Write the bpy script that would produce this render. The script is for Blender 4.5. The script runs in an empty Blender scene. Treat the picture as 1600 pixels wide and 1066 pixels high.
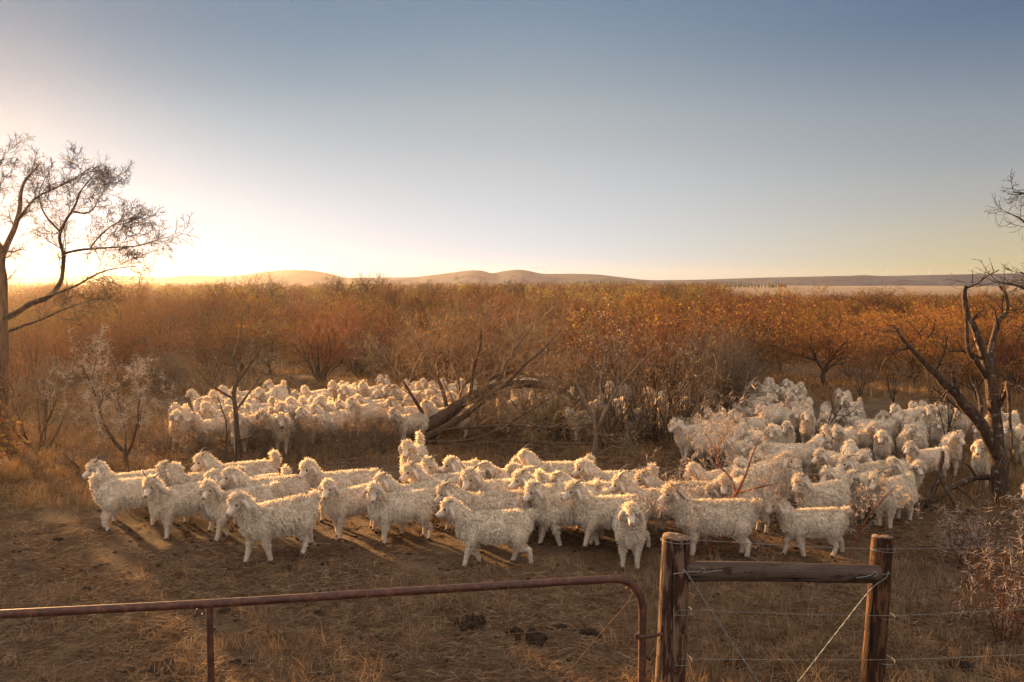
import bpy, math, random
import numpy as np
from mathutils import Vector, Matrix
R = math.radians
rng = random.Random(11)
nr = np.random.default_rng(5)
SC = bpy.context.scene
COL = SC.collection

# ------------------------------------------------------------------ camera
CAMZ, FPX, PITCH = 3.4, 1400.0, math.atan(93 / 1400)
cam = bpy.data.cameras.new('camera')
cam.sensor_width, cam.lens, cam.clip_end, cam.clip_start = 36, 31.5, 20000, 0.05
camo = bpy.data.objects.new('camera', cam); COL.objects.link(camo)
camo.location = (0, 0, CAMZ); camo.rotation_euler = (R(90) - PITCH, 0, 0)
SC.camera = camo


def ray(u, v):
    x, y = (u - 800) / FPX, (533 - v) / FPX
    return Vector((x, math.cos(PITCH) + y * math.sin(PITCH), -math.sin(PITCH) + y * math.cos(PITCH)))


def at(u, v, Y):
    d = ray(u, v); t = Y / d.y
    return Vector((d.x * t, Y, CAMZ + d.z * t))


def gnd(u, v, z=0.0):
    d = ray(u, v); t = (z - CAMZ) / d.z
    return Vector((d.x * t, d.y * t, z))


# ------------------------------------------------------------------ object helpers
def thing(name, label, cat, loc=(0, 0, 0), rz=0.0, group=None):
    o = bpy.data.objects.new(name, None); COL.objects.link(o)
    o.location = loc; o.rotation_euler = (0, 0, rz); o.empty_display_size = .1
    o['label'] = label; o['category'] = cat
    if group: o['group'] = group
    return o


def obj(name, me, parent=None, loc=None):
    o = bpy.data.objects.new(name, me); COL.objects.link(o)
    if parent: o.parent = parent
    if loc is not None: o.location = loc
    return o


def tag(o, label, cat, group=None):
    o['label'] = label; o['category'] = cat
    if group: o['group'] = group
    return o


def kind(o, k, label=None):
    o['kind'] = k
    if label: o['label'] = label
    return o


class MB:
    def __init__(s): s.v, s.q, s.t, s.qm, s.tm, s.n = [], [], [], [], [], 0

    def add(s, V, Q=None, T=None, m=0):
        V = np.asarray(V, float).reshape(-1, 3)
        if Q is not None and len(Q):
            Q = np.asarray(Q, np.int64).reshape(-1, 4) + s.n; s.q.append(Q); s.qm.append(np.full(len(Q), m))
        if T is not None and len(T):
            T = np.asarray(T, np.int64).reshape(-1, 3) + s.n; s.t.append(T); s.tm.append(np.full(len(T), m))
        s.v.append(V); s.n += len(V)
        return s

    def build(s, name, mats, smooth=True):
        me = bpy.data.meshes.new(name)
        V = np.concatenate(s.v) if s.v else np.zeros((0, 3))
        Q = np.concatenate(s.q) if s.q else np.zeros((0, 4), np.int64)
        T = np.concatenate(s.t) if s.t else np.zeros((0, 3), np.int64)
        M = np.concatenate(s.qm + s.tm) if (s.qm or s.tm) else np.zeros(0)
        me.vertices.add(len(V)); me.vertices.foreach_set('co', V.ravel().astype(np.float32))
        L = np.concatenate([Q.ravel(), T.ravel()]).astype(np.int32)
        me.loops.add(len(L)); me.loops.foreach_set('vertex_index', L)
        nf = len(Q) + len(T)
        me.polygons.add(nf)
        st = np.concatenate([np.arange(len(Q)) * 4, len(Q) * 4 + np.arange(len(T)) * 3]).astype(np.int32)
        me.polygons.foreach_set('loop_start', st)
        me.polygons.foreach_set('material_index', M.astype(np.int32))
        me.polygons.foreach_set('use_smooth', np.full(nf, smooth))
        for m in (mats if isinstance(mats, (list, tuple)) else [mats]): me.materials.append(m)
        me.update(calc_edges=True)
        return me


def norm(a): return a / np.maximum(np.linalg.norm(a, axis=-1, keepdims=True), 1e-9)


def tubes(mb, P, Rr, sides=3, m=0, cap=False, tip=False):
    """P (M,k,3) centre lines, Rr (M,k) radii"""
    P = np.asarray(P, float); Rr = np.asarray(Rr, float)
    if P.ndim == 2: P = P[None]; Rr = Rr[None]
    M, k, _ = P.shape
    T = norm(np.gradient(P, axis=1))
    d = norm(P[:, -1] - P[:, 0])
    ref = np.where(np.abs(d[:, 2:3]) < .85, np.array([[0, 0, 1.]]), np.array([[1., 0, 0]]))[:, None, :]
    if M == 1 and k > 2: ref = np.linalg.svd(P[0] - P[0].mean(0))[2][2][None, None, :]
    A = norm(np.cross(T, ref)); B = np.cross(T, A)
    ang = np.arange(sides) * 2 * math.pi / sides
    V = P[:, :, None, :] + Rr[:, :, None, None] * (A[:, :, None, :] * np.cos(ang)[None, None, :, None] + B[:, :, None, :] * np.sin(ang)[None, None, :, None])
    base = (np.arange(M) * k * sides)[:, None, None]
    i = (np.arange(k - 1) * sides)[None, :, None]; j = np.arange(sides)[None, None, :]; j2 = (j + 1) % sides
    Q = np.stack([base + i + j, base + i + j2, base + i + sides + j2, base + i + sides + j], -1)
    mb.add(V, Q, None, m)
    if cap:
        for e in (0, k - 1):
            for mm in range(M):
                ring = V[mm, e]; c = ring.mean(0)
                tri = [[a, (a + 1) % sides, sides] if e else [(a + 1) % sides, a, sides] for a in range(sides)]
                mb.add(np.vstack([ring, c]), None, tri, m)


def ribbons(mb, P, W, S, m=0):
    M, k, _ = P.shape
    V = np.stack([P - S * W[:, :, None], P + S * W[:, :, None]], 2)
    base = (np.arange(M) * k * 2)[:, None]; i = (np.arange(k - 1) * 2)[None, :]
    mb.add(V, np.stack([base + i, base + i + 1, base + i + 3, base + i + 2], -1), None, m)


def smoothline(pts, n):
    """Catmull-Rom through points -> n samples; extra columns (radius) are carried along"""
    P = np.asarray([tuple(p) for p in pts], float)
    if len(P) == 2: return P[0] + (P[1] - P[0]) * np.linspace(0, 1, n)[:, None]
    E = np.vstack([2 * P[0] - P[1], P, 2 * P[-1] - P[-2]])
    out = []
    for s in np.linspace(0, len(P) - 1 - 1e-6, n):
        i = int(s); f = s - i
        a, b, c, d = E[i], E[i + 1], E[i + 2], E[i + 3]
        out.append(.5 * (2 * b + (c - a) * f + (2 * a - 5 * b + 4 * c - d) * f * f + (3 * b - a - 3 * c + d) * f ** 3))
    return np.array(out)


def vnoise(P, f=1.0, seed=0):
    """cheap smooth pseudo noise from sines, about -1..1"""
    r = np.random.default_rng(seed); s = 0
    for i in range(6):
        k = r.normal(size=P.shape[-1]) * f * (1 + .45 * i); s = s + np.sin(P @ k + r.uniform(0, 6.3)) / (1 + .35 * i)
    return s / 2.6


# ------------------------------------------------------------------ materials
class NT:
    def __init__(s, name):
        s.m = bpy.data.materials.new(name); s.m.use_nodes = True
        s.t = s.m.node_tree; s.t.nodes.clear()
        s.out = s.n('ShaderNodeOutputMaterial')

    def n(s, ty, **kw):
        x = s.t.nodes.new(ty)
        for k, v in kw.items():
            if k in x.inputs.keys() if isinstance(k, str) else False: x.inputs[k].default_value = v
            else: setattr(x, k, v)
        return x

    def l(s, a, b): s.t.links.new(a, b)

    def noise(s, scale, detail=4, rough=.6, coord='Object', stretch=None, dist=0):
        tc = s.n('ShaderNodeTexCoord'); src = tc.outputs[coord]
        if stretch:
            mp = s.n('ShaderNodeMapping'); mp.inputs['Scale'].default_value = stretch; s.l(src, mp.inputs[0]); src = mp.outputs[0]
        x = s.n('ShaderNodeTexNoise'); s.l(src, x.inputs['Vector'])
        x.inputs['Scale'].default_value = scale; x.inputs['Detail'].default_value = detail
        x.inputs['Roughness'].default_value = rough; x.inputs['Distortion'].default_value = dist
        return x.outputs['Fac']

    def ramp(s, fac, stops, interp='LINEAR'):
        x = s.n('ShaderNodeValToRGB'); s.l(fac, x.inputs[0]); x.color_ramp.interpolation = interp
        e = x.color_ramp.elements
        while len(e) < len(stops): e.new(.5)
        for i, (p, c) in enumerate(stops):
            e[i].position = p; e[i].color = (*c, 1) if len(c) == 3 else c
        return x.outputs[0]

    def mix(s, fac, a, b, mode='MIX'):
        x = s.n('ShaderNodeMix'); x.data_type = 'RGBA'; x.blend_type = mode
        for sock, v in ((x.inputs[0], fac), (x.inputs[6], a), (x.inputs[7], b)):
            if hasattr(v, 'node'): s.l(v, sock)
            elif isinstance(v, (int, float)): sock.default_value = v
            else: sock.default_value = (*v, 1)
        return x.outputs[2]

    def math(s, op, a, b=0.0):
        x = s.n('ShaderNodeMath'); x.operation = op
        for sock, v in ((x.inputs[0], a), (x.inputs[1], b)):
            if hasattr(v, 'node'): s.l(v, sock)
            else: sock.default_value = v
        return x.outputs[0]

    def finish(s, col, rough=.85, spec=.2, trans=0.0, tcol=None, bump=None, bstr=.4, bdist=.02, metal=0.0):
        p = s.n('ShaderNodeBsdfPrincipled')
        for nm, v in (('Base Color', col), ('Roughness', rough), ('Metallic', metal)):
            if hasattr(v, 'node'): s.l(v, p.inputs[nm])
            else: p.inputs[nm].default_value = (*v, 1) if nm == 'Base Color' else v
        p.inputs['Specular IOR Level'].default_value = spec
        if bump is not None:
            b = s.n('ShaderNodeBump'); b.inputs['Strength'].default_value = bstr; b.inputs['Distance'].default_value = bdist
            s.l(bump, b.inputs['Height']); s.l(b.outputs[0], p.inputs['Normal'])
        res = p.outputs[0]
        if trans > 0:
            t = s.n('ShaderNodeBsdfTranslucent'); c = tcol if tcol is not None else col
            if hasattr(c, 'node'): s.l(c, t.inputs[0])
            else: t.inputs[0].default_value = (*c, 1)
            mx = s.n('ShaderNodeMixShader'); mx.inputs[0].default_value = trans
            s.l(res, mx.inputs[1]); s.l(t.outputs[0], mx.inputs[2]); res = mx.outputs[0]
        s.l(res, s.out.inputs['Surface'])
        return s.m

    def objrand(s): return s.n('ShaderNodeObjectInfo').outputs['Random']


def m_fleece():
    t = NT('fleece_wool')
    n = t.math('ADD', t.math('MULTIPLY', t.noise(7, 3), .35), t.math('MULTIPLY', t.noise(42, 2), .65)); c = t.ramp(n, [(.35, (.40, .335, .27)), (.47, (.80, .745, .67)), (.58, (.94, .915, .86))])
    c = t.mix(.8, c, t.ramp(t.objrand(), [(0, (.84, .79, .72)), (.5, (.96, .93, .88)), (1, (1, .98, .95))]), 'MULTIPLY')
    return t.finish(c, .9, .12, .45, t.mix(1, c, (1, .88, .66), 'MULTIPLY'))


def m_skin():
    t = NT('goat_skin'); n = t.noise(14, 3)
    c = t.ramp(n, [(.3, (.48, .38, .30)), (.7, (.68, .58, .49))])
    return t.finish(c, .85, .15, bump=t.noise(60, 3), bstr=.5, bdist=.01)


def m_plain(name, a, b, scale=8, rough=.8, spec=.2, trans=0, stretch=None, bs=.4, bd=.01, metal=0.):
    t = NT(name); n = t.noise(scale, 5, .6, stretch=stretch)
    return t.finish(t.ramp(n, [(.3, a), (.7, b)]), rough, spec, trans, bump=n, bstr=bs, bdist=bd, metal=metal)


def m_twig(name, a, b, trans=0., rand=None):
    t = NT(name); n = t.noise(5, 3)
    c = t.ramp(n, [(.3, a), (.7, b)])
    if rand: c = t.mix(1, c, t.ramp(t.objrand(), [(0, rand[0]), (.55, (1, 1, 1)), (1, rand[1])]), 'MULTIPLY')
    return t.finish(c, .8, .15, trans)


M_FLEECE, M_SKIN = m_fleece(), m_skin()
M_NOSE = m_plain('goat_nose', (.16, .09, .075), (.34, .21, .17), 20)
M_HOOF = m_plain('hoof_horn', (.05, .04, .03), (.12, .09, .07), 20)
M_HORN = m_plain('goat_horn', (.10, .075, .055), (.26, .20, .15), 40, .55, .3, stretch=(1, 1, 1))
M_EYE = m_plain('goat_eye', (.015, .01, .008), (.03, .02, .015), 5, .2, .5)
M_BARK = m_plain('thorn_bark', (.045, .03, .022), (.13, .085, .06), 14, .9, .1, stretch=(1, 1, .25), bs=.8, bd=.03)
M_DEADBARK = (lambda t: t.finish(t.mix(t.ramp(t.noise(11, 5, .7), [(.57, (0, 0, 0)), (.64, (1, 1, 1))]), t.ramp(t.noise(18, 5, .6, stretch=(1, 1, .2)), [(.3, (.035, .022, .016)), (.7, (.11, .07, .05))]), (.24, .21, .175)), .9, .1, bump=t.noise(25, 5, .7, stretch=(1, 1, .2)), bstr=.9, bdist=.03))(NT('lichened_dead_bark'))
M_TWIG_RED = m_twig('russet_twig', (.125, .045, .023), (.265, .105, .05), .18, ((.42, .40, .44), (1.3, 1.25, 1.15)))
M_TWIG_UMB = m_twig('umber_twig', (.07, .032, .018), (.15, .07, .038), .12)
M_TWIG_TAN = m_twig('tan_twig', (.17, .11, .065), (.36, .25, .15), .2)
M_TWIG_GREY = m_twig('grey_twig', (.10, .075, .055), (.22, .165, .12), .1)
M_TWIG_DARK = m_twig('dark_twig', (.03, .019, .013), (.075, .048, .033))
M_TWIG_SIL = m_twig('silver_twig', (.24, .18, .15), (.46, .38, .33), .1)
M_THORN = m_twig('pale_thorn', (.36, .29, .25), (.60, .52, .46), .25)
M_LEAF_OR = m_twig('rust_leaf', (.20, .075, .027), (.35, .155, .055), .5, ((.5, .45, .45), (1.15, 1.25, 1.1)))
M_LEAF_YE = m_twig('yellow_leaf', (.15, .105, .018), (.36, .24, .045), .5, ((.6, .75, .9), (1.1, 1, .9)))
M_POD = m_twig('dry_pod', (.20, .13, .10), (.40, .29, .24), .35)
M_LEAF_GR = m_twig('olive_leaf', (.055, .065, .015), (.15, .14, .03), .45)
M_LEAF_DRY = m_twig('dry_leaf', (.26, .18, .12), (.46, .35, .26), .4)
M_STRAW = m_twig('straw', (.205, .125, .068), (.42, .28, .16), .3)
M_STRAW_D = m_twig('old_straw', (.095, .054, .031), (.23, .14, .082), .2)
M_GRASS = m_twig('winter_grass', (.17, .095, .04), (.34, .20, .085), .35)
M_WIRE = m_plain('galvanised_wire', (.12, .115, .11), (.26, .25, .24), 60, .6, .3, metal=.25)
M_RUSTWIRE = m_plain('rusty_wire', (.10, .045, .025), (.22, .11, .06), 60, .8, .2)
M_DUNG = m_plain('dark_clod', (.02, .013, .009), (.06, .04, .028), 18, .95, .05, bs=1, bd=.05)


def m_rust():
    t = NT('rusted_pipe'); n = t.noise(16, 8, .7); f = t.noise(130, 4, .7)
    c = t.ramp(n, [(.30, (.028, .012, .009)), (.5, (.075, .027, .019)), (.68, (.17, .07, .04))])
    c = t.mix(.6, c, t.ramp(f, [(.3, (.5, .5, .5)), (.7, (1.25, 1.2, 1.2))]), 'MULTIPLY')
    return t.finish(c, t.ramp(n, [(.3, (.38,) * 3), (.7, (.7,) * 3)]), .4, bump=f, bstr=.35, bdist=.004, metal=.15)


def m_post(name, pale, dark, thr):
    t = NT(name)
    g = t.noise(22, 8, .72, stretch=(1, 1, .09)); p = t.noise(20, 6, .7, stretch=(1, 1, .22), dist=.4)
    wood = t.ramp(g, [(.25, tuple(x * .55 for x in pale)), (.5, pale), (.75, tuple(x * 1.5 for x in pale))])
    bark = t.ramp(g, [(.25, tuple(x * .5 for x in dark)), (.7, tuple(x * 1.5 for x in dark))])
    k = t.ramp(p, [(thr - .03, (0, 0, 0)), (thr + .03, (1, 1, 1))])
    c = t.mix(k, wood, bark)
    cr = t.noise(9, 3, .5, stretch=(3.2, 3.2, .12)); ck = t.ramp(cr, [(.36, (0, 0, 0)), (.385, (1, 1, 1))])
    c = t.mix(ck, (.012, .008, .006), c)
    h = t.math('ADD', t.math('MULTIPLY', k, .6), t.math('ADD', t.math('MULTIPLY', g, .6), ck))
    return t.finish(c, .85, .15, bump=h, bstr=.9, bdist=.012)


M_RUST = m_rust()
M_POST_A = m_post('weathered_gate_post', (.14, .085, .058), (.042, .018, .011), .49)
M_POST_B = m_post('dark_oiled_post', (.10, .045, .022), (.028, .013, .008), .50)
M_ENDGRAIN = m_plain('end_grain', (.07, .04, .028), (.20, .13, .09), 25, .9)


def m_rail():
    t = NT('peeled_log')
    g = t.noise(24, 8, .7, stretch=(.08, 1, 1)); p = t.noise(13, 6, .72, stretch=(.35, 1, 1), dist=.5)
    wood = t.ramp(g, [(.25, (.035, .022, .017)), (.55, (.08, .053, .041)), (.8, (.15, .108, .086))])
    k = t.ramp(p, [(.56, (0, 0, 0)), (.60, (1, 1, 1))])
    c = t.mix(k, wood, (.03, .017, .012))
    cr = t.noise(7, 3, .5, stretch=(.12, 3, 3)); ck = t.ramp(cr, [(.34, (0, 0, 0)), (.36, (1, 1, 1))])
    c = t.mix(ck, (.014, .009, .007), c)
    return t.finish(c, .85, .15, bump=t.math('ADD', g, ck), bstr=.8, bdist=.01)


M_RAIL = m_rail()


def m_ground():
    t = NT('trampled_ground')
    big = t.noise(.16, 5, .6); med = t.noise(1.3, 6, .65); fine = t.noise(14, 7, .75); fib = t.noise(38, 4, .7, dist=1.6)
    dirt = t.ramp(fine, [(.30, (.022, .012, .008)), (.5, (.080, .044, .025)), (.70, (.185, .112, .066))])
    straw = t.ramp(fib, [(.32, (.055, .034, .02)), (.5, (.15, .097, .057)), (.68, (.34, .24, .145))])
    k = t.ramp(t.math('ADD', t.math('MULTIPLY', med, .6), t.math('MULTIPLY', big, .55)), [(.5, (0, 0, 0)), (.68, (.85, .85, .85))])
    near = t.mix(k, dirt, straw)
    # pale grassy plain beyond the scrub
    geo = t.n('ShaderNodeNewGeometry'); sep = t.n('ShaderNodeSeparateXYZ'); t.l(geo.outputs['Position'], sep.inputs[0])
    far = t.n('ShaderNodeMapRange'); far.inputs[1].default_value = 110; far.inputs[2].default_value = 240; t.l(sep.outputs[1], far.inputs[0])
    plain = t.ramp(t.noise(.006, 5), [(.35, (.15, .11, .08)), (.65, (.26, .20, .15))])
    c = t.mix(far.outputs[0], near, plain)
    h = t.math('ADD', t.math('MULTIPLY', med, 1.2), t.math('ADD', fine, t.math('MULTIPLY', fib, .4)))
    return t.finish(c, .95, .08, bump=h, bstr=1.0, bdist=.035)


M_GROUND = m_ground()

# ------------------------------------------------------------------ sky and sun
SUN_AZ, SUN_EL = R(-38), R(8.0)
sun_dir = Vector((math.sin(SUN_AZ) * math.cos(SUN_EL), math.cos(SUN_AZ) * math.cos(SUN_EL), math.sin(SUN_EL)))
w = bpy.data.worlds.new('World'); SC.world = w; w.use_nodes = True
nt = w.node_tree; nt.nodes.clear()
wo = nt.nodes.new('ShaderNodeOutputWorld'); bg = nt.nodes.new('ShaderNodeBackground')
sky = nt.nodes.new('ShaderNodeTexSky'); sky.sky_type = 'NISHITA'; sky.sun_disc = False
sky.sun_elevation = SUN_EL; sky.sun_rotation = SUN_AZ
sky.altitude = 900; sky.air_density = 1.0; sky.dust_density = 2.2; sky.ozone_density = 1.0
def wn(ty, **kw):
    x = nt.nodes.new(ty)
    for k, v in kw.items(): setattr(x, k, v)
    return x


def wmath(op, a, b=0.0, c=None):
    x = wn('ShaderNodeMath', operation=op)
    for i, v in enumerate((a, b, c)):
        if v is None: continue
        if hasattr(v, 'node'): nt.links.new(v, x.inputs[i])
        else: x.inputs[i].default_value = v
    return x.outputs[0]


def wmix(f, a, b, mode='MIX'):
    x = wn('ShaderNodeMix', data_type='RGBA', blend_type=mode)
    for sock, v in ((x.inputs[0], f), (x.inputs[6], a), (x.inputs[7], b)):
        if hasattr(v, 'node'): nt.links.new(v, sock)
        elif isinstance(v, (int, float)): sock.default_value = v
        else: sock.default_value = (*v, 1)
    return x.outputs[2]


def wstep(v, lo, hi):
    x = wn('ShaderNodeMapRange', interpolation_type='SMOOTHSTEP'); nt.links.new(v, x.inputs[0])
    x.inputs[1].default_value = lo; x.inputs[2].default_value = hi; return x.outputs[0]


# clear sunrise sky: hand-tuned gradient veil, a little softened Sky Texture, added fill dome
tc = wn('ShaderNodeTexCoord'); sx = wn('ShaderNodeSeparateXYZ'); nt.links.new(tc.outputs['Generated'], sx.inputs[0])
az = wmath('ARCTAN2', sx.outputs[0], sx.outputs[1])


def wramp(stops):
    x = wn('ShaderNodeValToRGB'); nt.links.new(wmath('MULTIPLY', sx.outputs[2], 2.0), x.inputs[0])
    x.color_ramp.interpolation = 'CARDINAL'; e = x.color_ramp.elements
    while len(e) < len(stops): e.new(.5)
    for i, (p, c) in enumerate(stops): e[i].position = p * 2; e[i].color = (*c, 1)
    return x.outputs[0]


veil_l = wramp([(0, (.72, .80, .88)), (.03, (.78, .86, .97)), (.10, (.58, .72, .83)), (.18, (.26, .43, .57)), (.255, (.07, .235, .385)), (.34, (.20, .28, .37))])
veil_c = wramp([(0, (.74, .72, .66)), (.027, (.72, .775, .82)), (.133, (.535, .572, .605)), (.20, (.375, .437, .485)), (.292, (.195, .282, .39)), (.36, (.16, .23, .33))])
veil_r = wramp([(0, (.62, .53, .30)), (.025, (.61, .53, .325)), (.07, (.48, .46, .40)), (.115, (.36, .385, .40)), (.18, (.245, .295, .355)), (.255, (.12, .177, .28))])
veil = wmix(wstep(az, -.58, .06), veil_l, veil_c); veil = wmix(wstep(az, -.06, .58), veil, veil_r)
gm = wn('ShaderNodeGamma'); gm.inputs[1].default_value = .4; nt.links.new(sky.outputs[0], gm.inputs[0])
nis = wmix(1.0, gm.outputs[0], (.20, .20, .20), 'MULTIPLY')
front = wmix(.05, veil, nis)
DOME_FILL = (1.12, 1.03, .95)  # added fill: sky overhead and behind the camera over-brightened to light the goats
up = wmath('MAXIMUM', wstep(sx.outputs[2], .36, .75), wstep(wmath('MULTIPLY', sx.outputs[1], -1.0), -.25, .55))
tot = wmix(up, front, DOME_FILL)
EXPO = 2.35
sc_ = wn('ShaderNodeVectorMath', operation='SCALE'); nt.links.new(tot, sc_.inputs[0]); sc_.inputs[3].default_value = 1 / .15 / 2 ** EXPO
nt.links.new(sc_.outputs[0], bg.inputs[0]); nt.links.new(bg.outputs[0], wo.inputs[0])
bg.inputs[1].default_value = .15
sl = bpy.data.lights.new('sun', 'SUN'); sl.energy = 5.0; sl.angle = R(2); sl.color = (1, .56, .22)
so = bpy.data.objects.new('sun', sl); COL.objects.link(so)
so.rotation_euler = sun_dir.to_track_quat('Z', 'Y').to_euler()
SC.view_settings.view_transform = 'Standard'; SC.view_settings.look = 'None'
SC.view_settings.exposure = EXPO; SC.view_settings.gamma = 1
SC.cycles.use_denoising = True; SC.cycles.sample_clamp_indirect = 6
SC.cycles.max_bounces = 10; SC.cycles.diffuse_bounces = 8; SC.cycles.transmission_bounces = 6; SC.cycles.volume_bounces = 0
SC.cycles.volume_step_rate = 4

# ------------------------------------------------------------------ ground, hills, haze


def gh(x, y):
    P = np.stack([np.asarray(x, float), np.asarray(y, float)], -1)
    return .018 * vnoise(P, 1.6, 3) + .012 * vnoise(P, 5.0, 4)


def grid_axis(a, lim, s0, g):
    o = [0.0]; s = s0
    while o[-1] < lim:
        o.append(o[-1] + s); s = s0 if o[-1] < a else s * g
    return np.array(o)


gx = grid_axis(9, 1150, .16, 1.12); gx = np.concatenate([-gx[:0:-1], gx])
gy = np.concatenate([[-40, -20, -8, -2], grid_axis(24, 1150, .14, 1.1)])
X, Y = np.meshgrid(gx, gy); Z = gh(X, Y) * np.clip(1.5 - np.hypot(X, Y) / 60, 0, 1)
nxg, nyg = len(gx), len(gy)
idx = np.arange(nxg * nyg).reshape(nyg, nxg)
Q = np.stack([idx[:-1, :-1], idx[:-1, 1:], idx[1:, 1:], idx[1:, :-1]], -1).reshape(-1, 4)
kind(obj('ground', MB().add(np.stack([X, Y, Z], -1), Q).build('ground', M_GROUND)), 'structure')

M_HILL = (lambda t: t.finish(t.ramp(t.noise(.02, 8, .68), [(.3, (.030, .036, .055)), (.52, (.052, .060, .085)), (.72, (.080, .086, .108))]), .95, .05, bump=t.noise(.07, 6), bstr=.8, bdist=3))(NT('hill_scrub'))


def ridge(name, prof, D, depth, seed, mat):
    us = np.array([p[0] for p in prof], float); vs = np.array([p[1] for p in prof], float)
    uu = np.linspace(us[0], us[-1], 360); vv = np.interp(uu, us, vs)
    ker = np.hanning(7); ker /= ker.sum(); vv = np.convolve(np.pad(vv, 3, mode='edge'), ker, 'valid')
    tt = np.linspace(0, 1, 40)
    xs = (uu - 800) / FPX
    top = CAMZ + (440 - vv) / FPX * D * 1.0
    V = np.zeros((40, 360, 3))
    for i, t in enumerate(tt):
        yy = D - depth * (1 - t * 1.45)
        prof_t = (t / .69) ** 1.5 if t < .69 else max(0, 1 - ((t - .69) / .31) ** 2)
        xw = xs * D
        P = np.stack([xw, np.full_like(xw, yy)], -1)
        gul = vnoise(P, .07, seed) * 1.7 * math.sin(math.pi * min(t / .69, 1)) + vnoise(P, .2, seed + 1) * .7 * math.sin(math.pi * min(t / .69, 1))
        V[i, :, 0] = xw; V[i, :, 1] = yy + vnoise(P[:, :1], .02, seed + 2) * 16; V[i, :, 2] = (top + 2) * prof_t - 2 + gul
    ii = np.arange(40 * 360).reshape(40, 360)
    Q = np.stack([ii[:-1, :-1], ii[:-1, 1:], ii[1:, 1:], ii[1:, :-1]], -1).reshape(-1, 4)
    kind(obj(name, MB().add(V, Q).build(name, mat)), 'structure')


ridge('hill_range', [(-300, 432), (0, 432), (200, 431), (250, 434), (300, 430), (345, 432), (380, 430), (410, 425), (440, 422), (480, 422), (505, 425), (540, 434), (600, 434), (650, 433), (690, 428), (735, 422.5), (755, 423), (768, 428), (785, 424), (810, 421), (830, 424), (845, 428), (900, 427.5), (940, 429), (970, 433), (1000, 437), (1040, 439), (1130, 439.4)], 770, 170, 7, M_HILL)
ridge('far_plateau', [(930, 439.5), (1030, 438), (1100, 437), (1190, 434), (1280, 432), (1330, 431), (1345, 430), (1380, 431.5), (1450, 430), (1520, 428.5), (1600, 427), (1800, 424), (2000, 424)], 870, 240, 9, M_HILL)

hz = MB(); x0, x1, y0, y1, z0, z1 = -1350, 1350, -60, 1350, -3.5, 18.5
hz.add([(x0, y0, z0), (x1, y0, z0), (x1, y1, z0), (x0, y1, z0), (x0, y0, z1), (x1, y0, z1), (x1, y1, z1), (x0, y1, z1)],
       [(3, 2, 1, 0), (4, 5, 6, 7), (0, 1, 5, 4), (1, 2, 6, 5), (2, 3, 7, 6), (3, 0, 4, 7)])
HAZE = 1.7e-4
t = NT('dusty_air'); pv = t.n('ShaderNodeVolumePrincipled')
pv.inputs['Color'].default_value = (.97, .88, .82, 1); pv.inputs['Density'].default_value = HAZE; pv.inputs['Anisotropy'].default_value = .75
t.l(pv.outputs[0], t.out.inputs['Volume'])
if HAZE: kind(obj('haze', hz.build('haze', t.m, False)), 'stuff')

# wind turbines along the ridges
tm = m_plain('turbine_white', (.6, .6, .6), (.75, .75, .75), 1)


def turbine(H, a0):
    b = MB(); tubes(b, [(0, 0, 0), (0, 0, H)], [.022 * H, .014 * H], 6, cap=True)
    tubes(b, [(0, -.05 * H, H), (0, .06 * H, H)], [.03 * H, .02 * H], 6, cap=True)
    for k in range(3):
        a = a0 + k * 2.094; tubes(b, [(0, -.05 * H, H), (math.sin(a) * .3 * H, -.05 * H, H + math.cos(a) * .3 * H), (math.sin(a) * .55 * H, -.05 * H, H + math.cos(a) * .55 * H)], [.014 * H, .018 * H, .005 * H], 4)
    return b.build('wind_turbine', tm)


TM = [turbine(5.4, a) for a in (.3, .9, 1.6)]
for D, arr in ((790, [(278, 433), (300, 431), (342, 432), (364, 431), (610, 434.5), (628, 434), (655, 433), (678, 430), (838, 427), (850, 428)]),
               (900, [(1155, 436.5), (1188, 435), (1225, 434), (1246, 433.5), (1280, 432.5), (1298, 432), (1322, 431.5), (1340, 431), (1362, 431), (1386, 432), (1420, 431), (1452, 430.5), (1490, 430), (1528, 429)])):
    for i, (u, v) in enumerate(arr):
        p = at(u, v + 1.2, D); near = D < 850
        tag(obj('wind_turbine', TM[i % 3], loc=p), 'tiny wind turbine standing far off on the ' + ('hill ridge' if near else 'long low plateau'), 'wind turbine', 'wind turbines on the hills' if near else 'wind turbines on the plateau')

# dark conifer windbreak in the distance: too many to count, one mass
b = MB(); r2 = random.Random(4)
for i in range(260):
    u = r2.uniform(838, 1010) if i < 150 else 1080 + 150 * r2.random() ** 1.5; D = r2.uniform(480, 560)
    p = at(u, 450, D); h = r2.uniform(3.0, 4.6) * (1.0 if u < 1010 else .72); p.z = 0
    n = 7; ks = np.linspace(0, 1, n)
    Pp = np.array([[p.x + r2.gauss(0, .12), p.y, h * k] for k in ks]); rr = (1 - ks) * h * .2 * np.array([r2.uniform(.6, 1.3) for _ in ks]) + .03; rr[0] *= .4
    tubes(b, Pp, rr, 5)
kind(obj('conifer_treeline', b.build('conifer_treeline', m_twig('conifer_green', (.022, .03, .014), (.05, .055, .022)))), 'stuff', 'row of small dark conifers far off below the hills')

# ------------------------------------------------------------------ trees and shrubs


def perp(d, a):
    r = Vector((0, 0, 1)) if abs(d.z) < .9 else Vector((1, 0, 0))
    x = d.cross(r).normalized(); y = d.cross(x)
    return x * math.cos(a) + y * math.sin(a)


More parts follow.
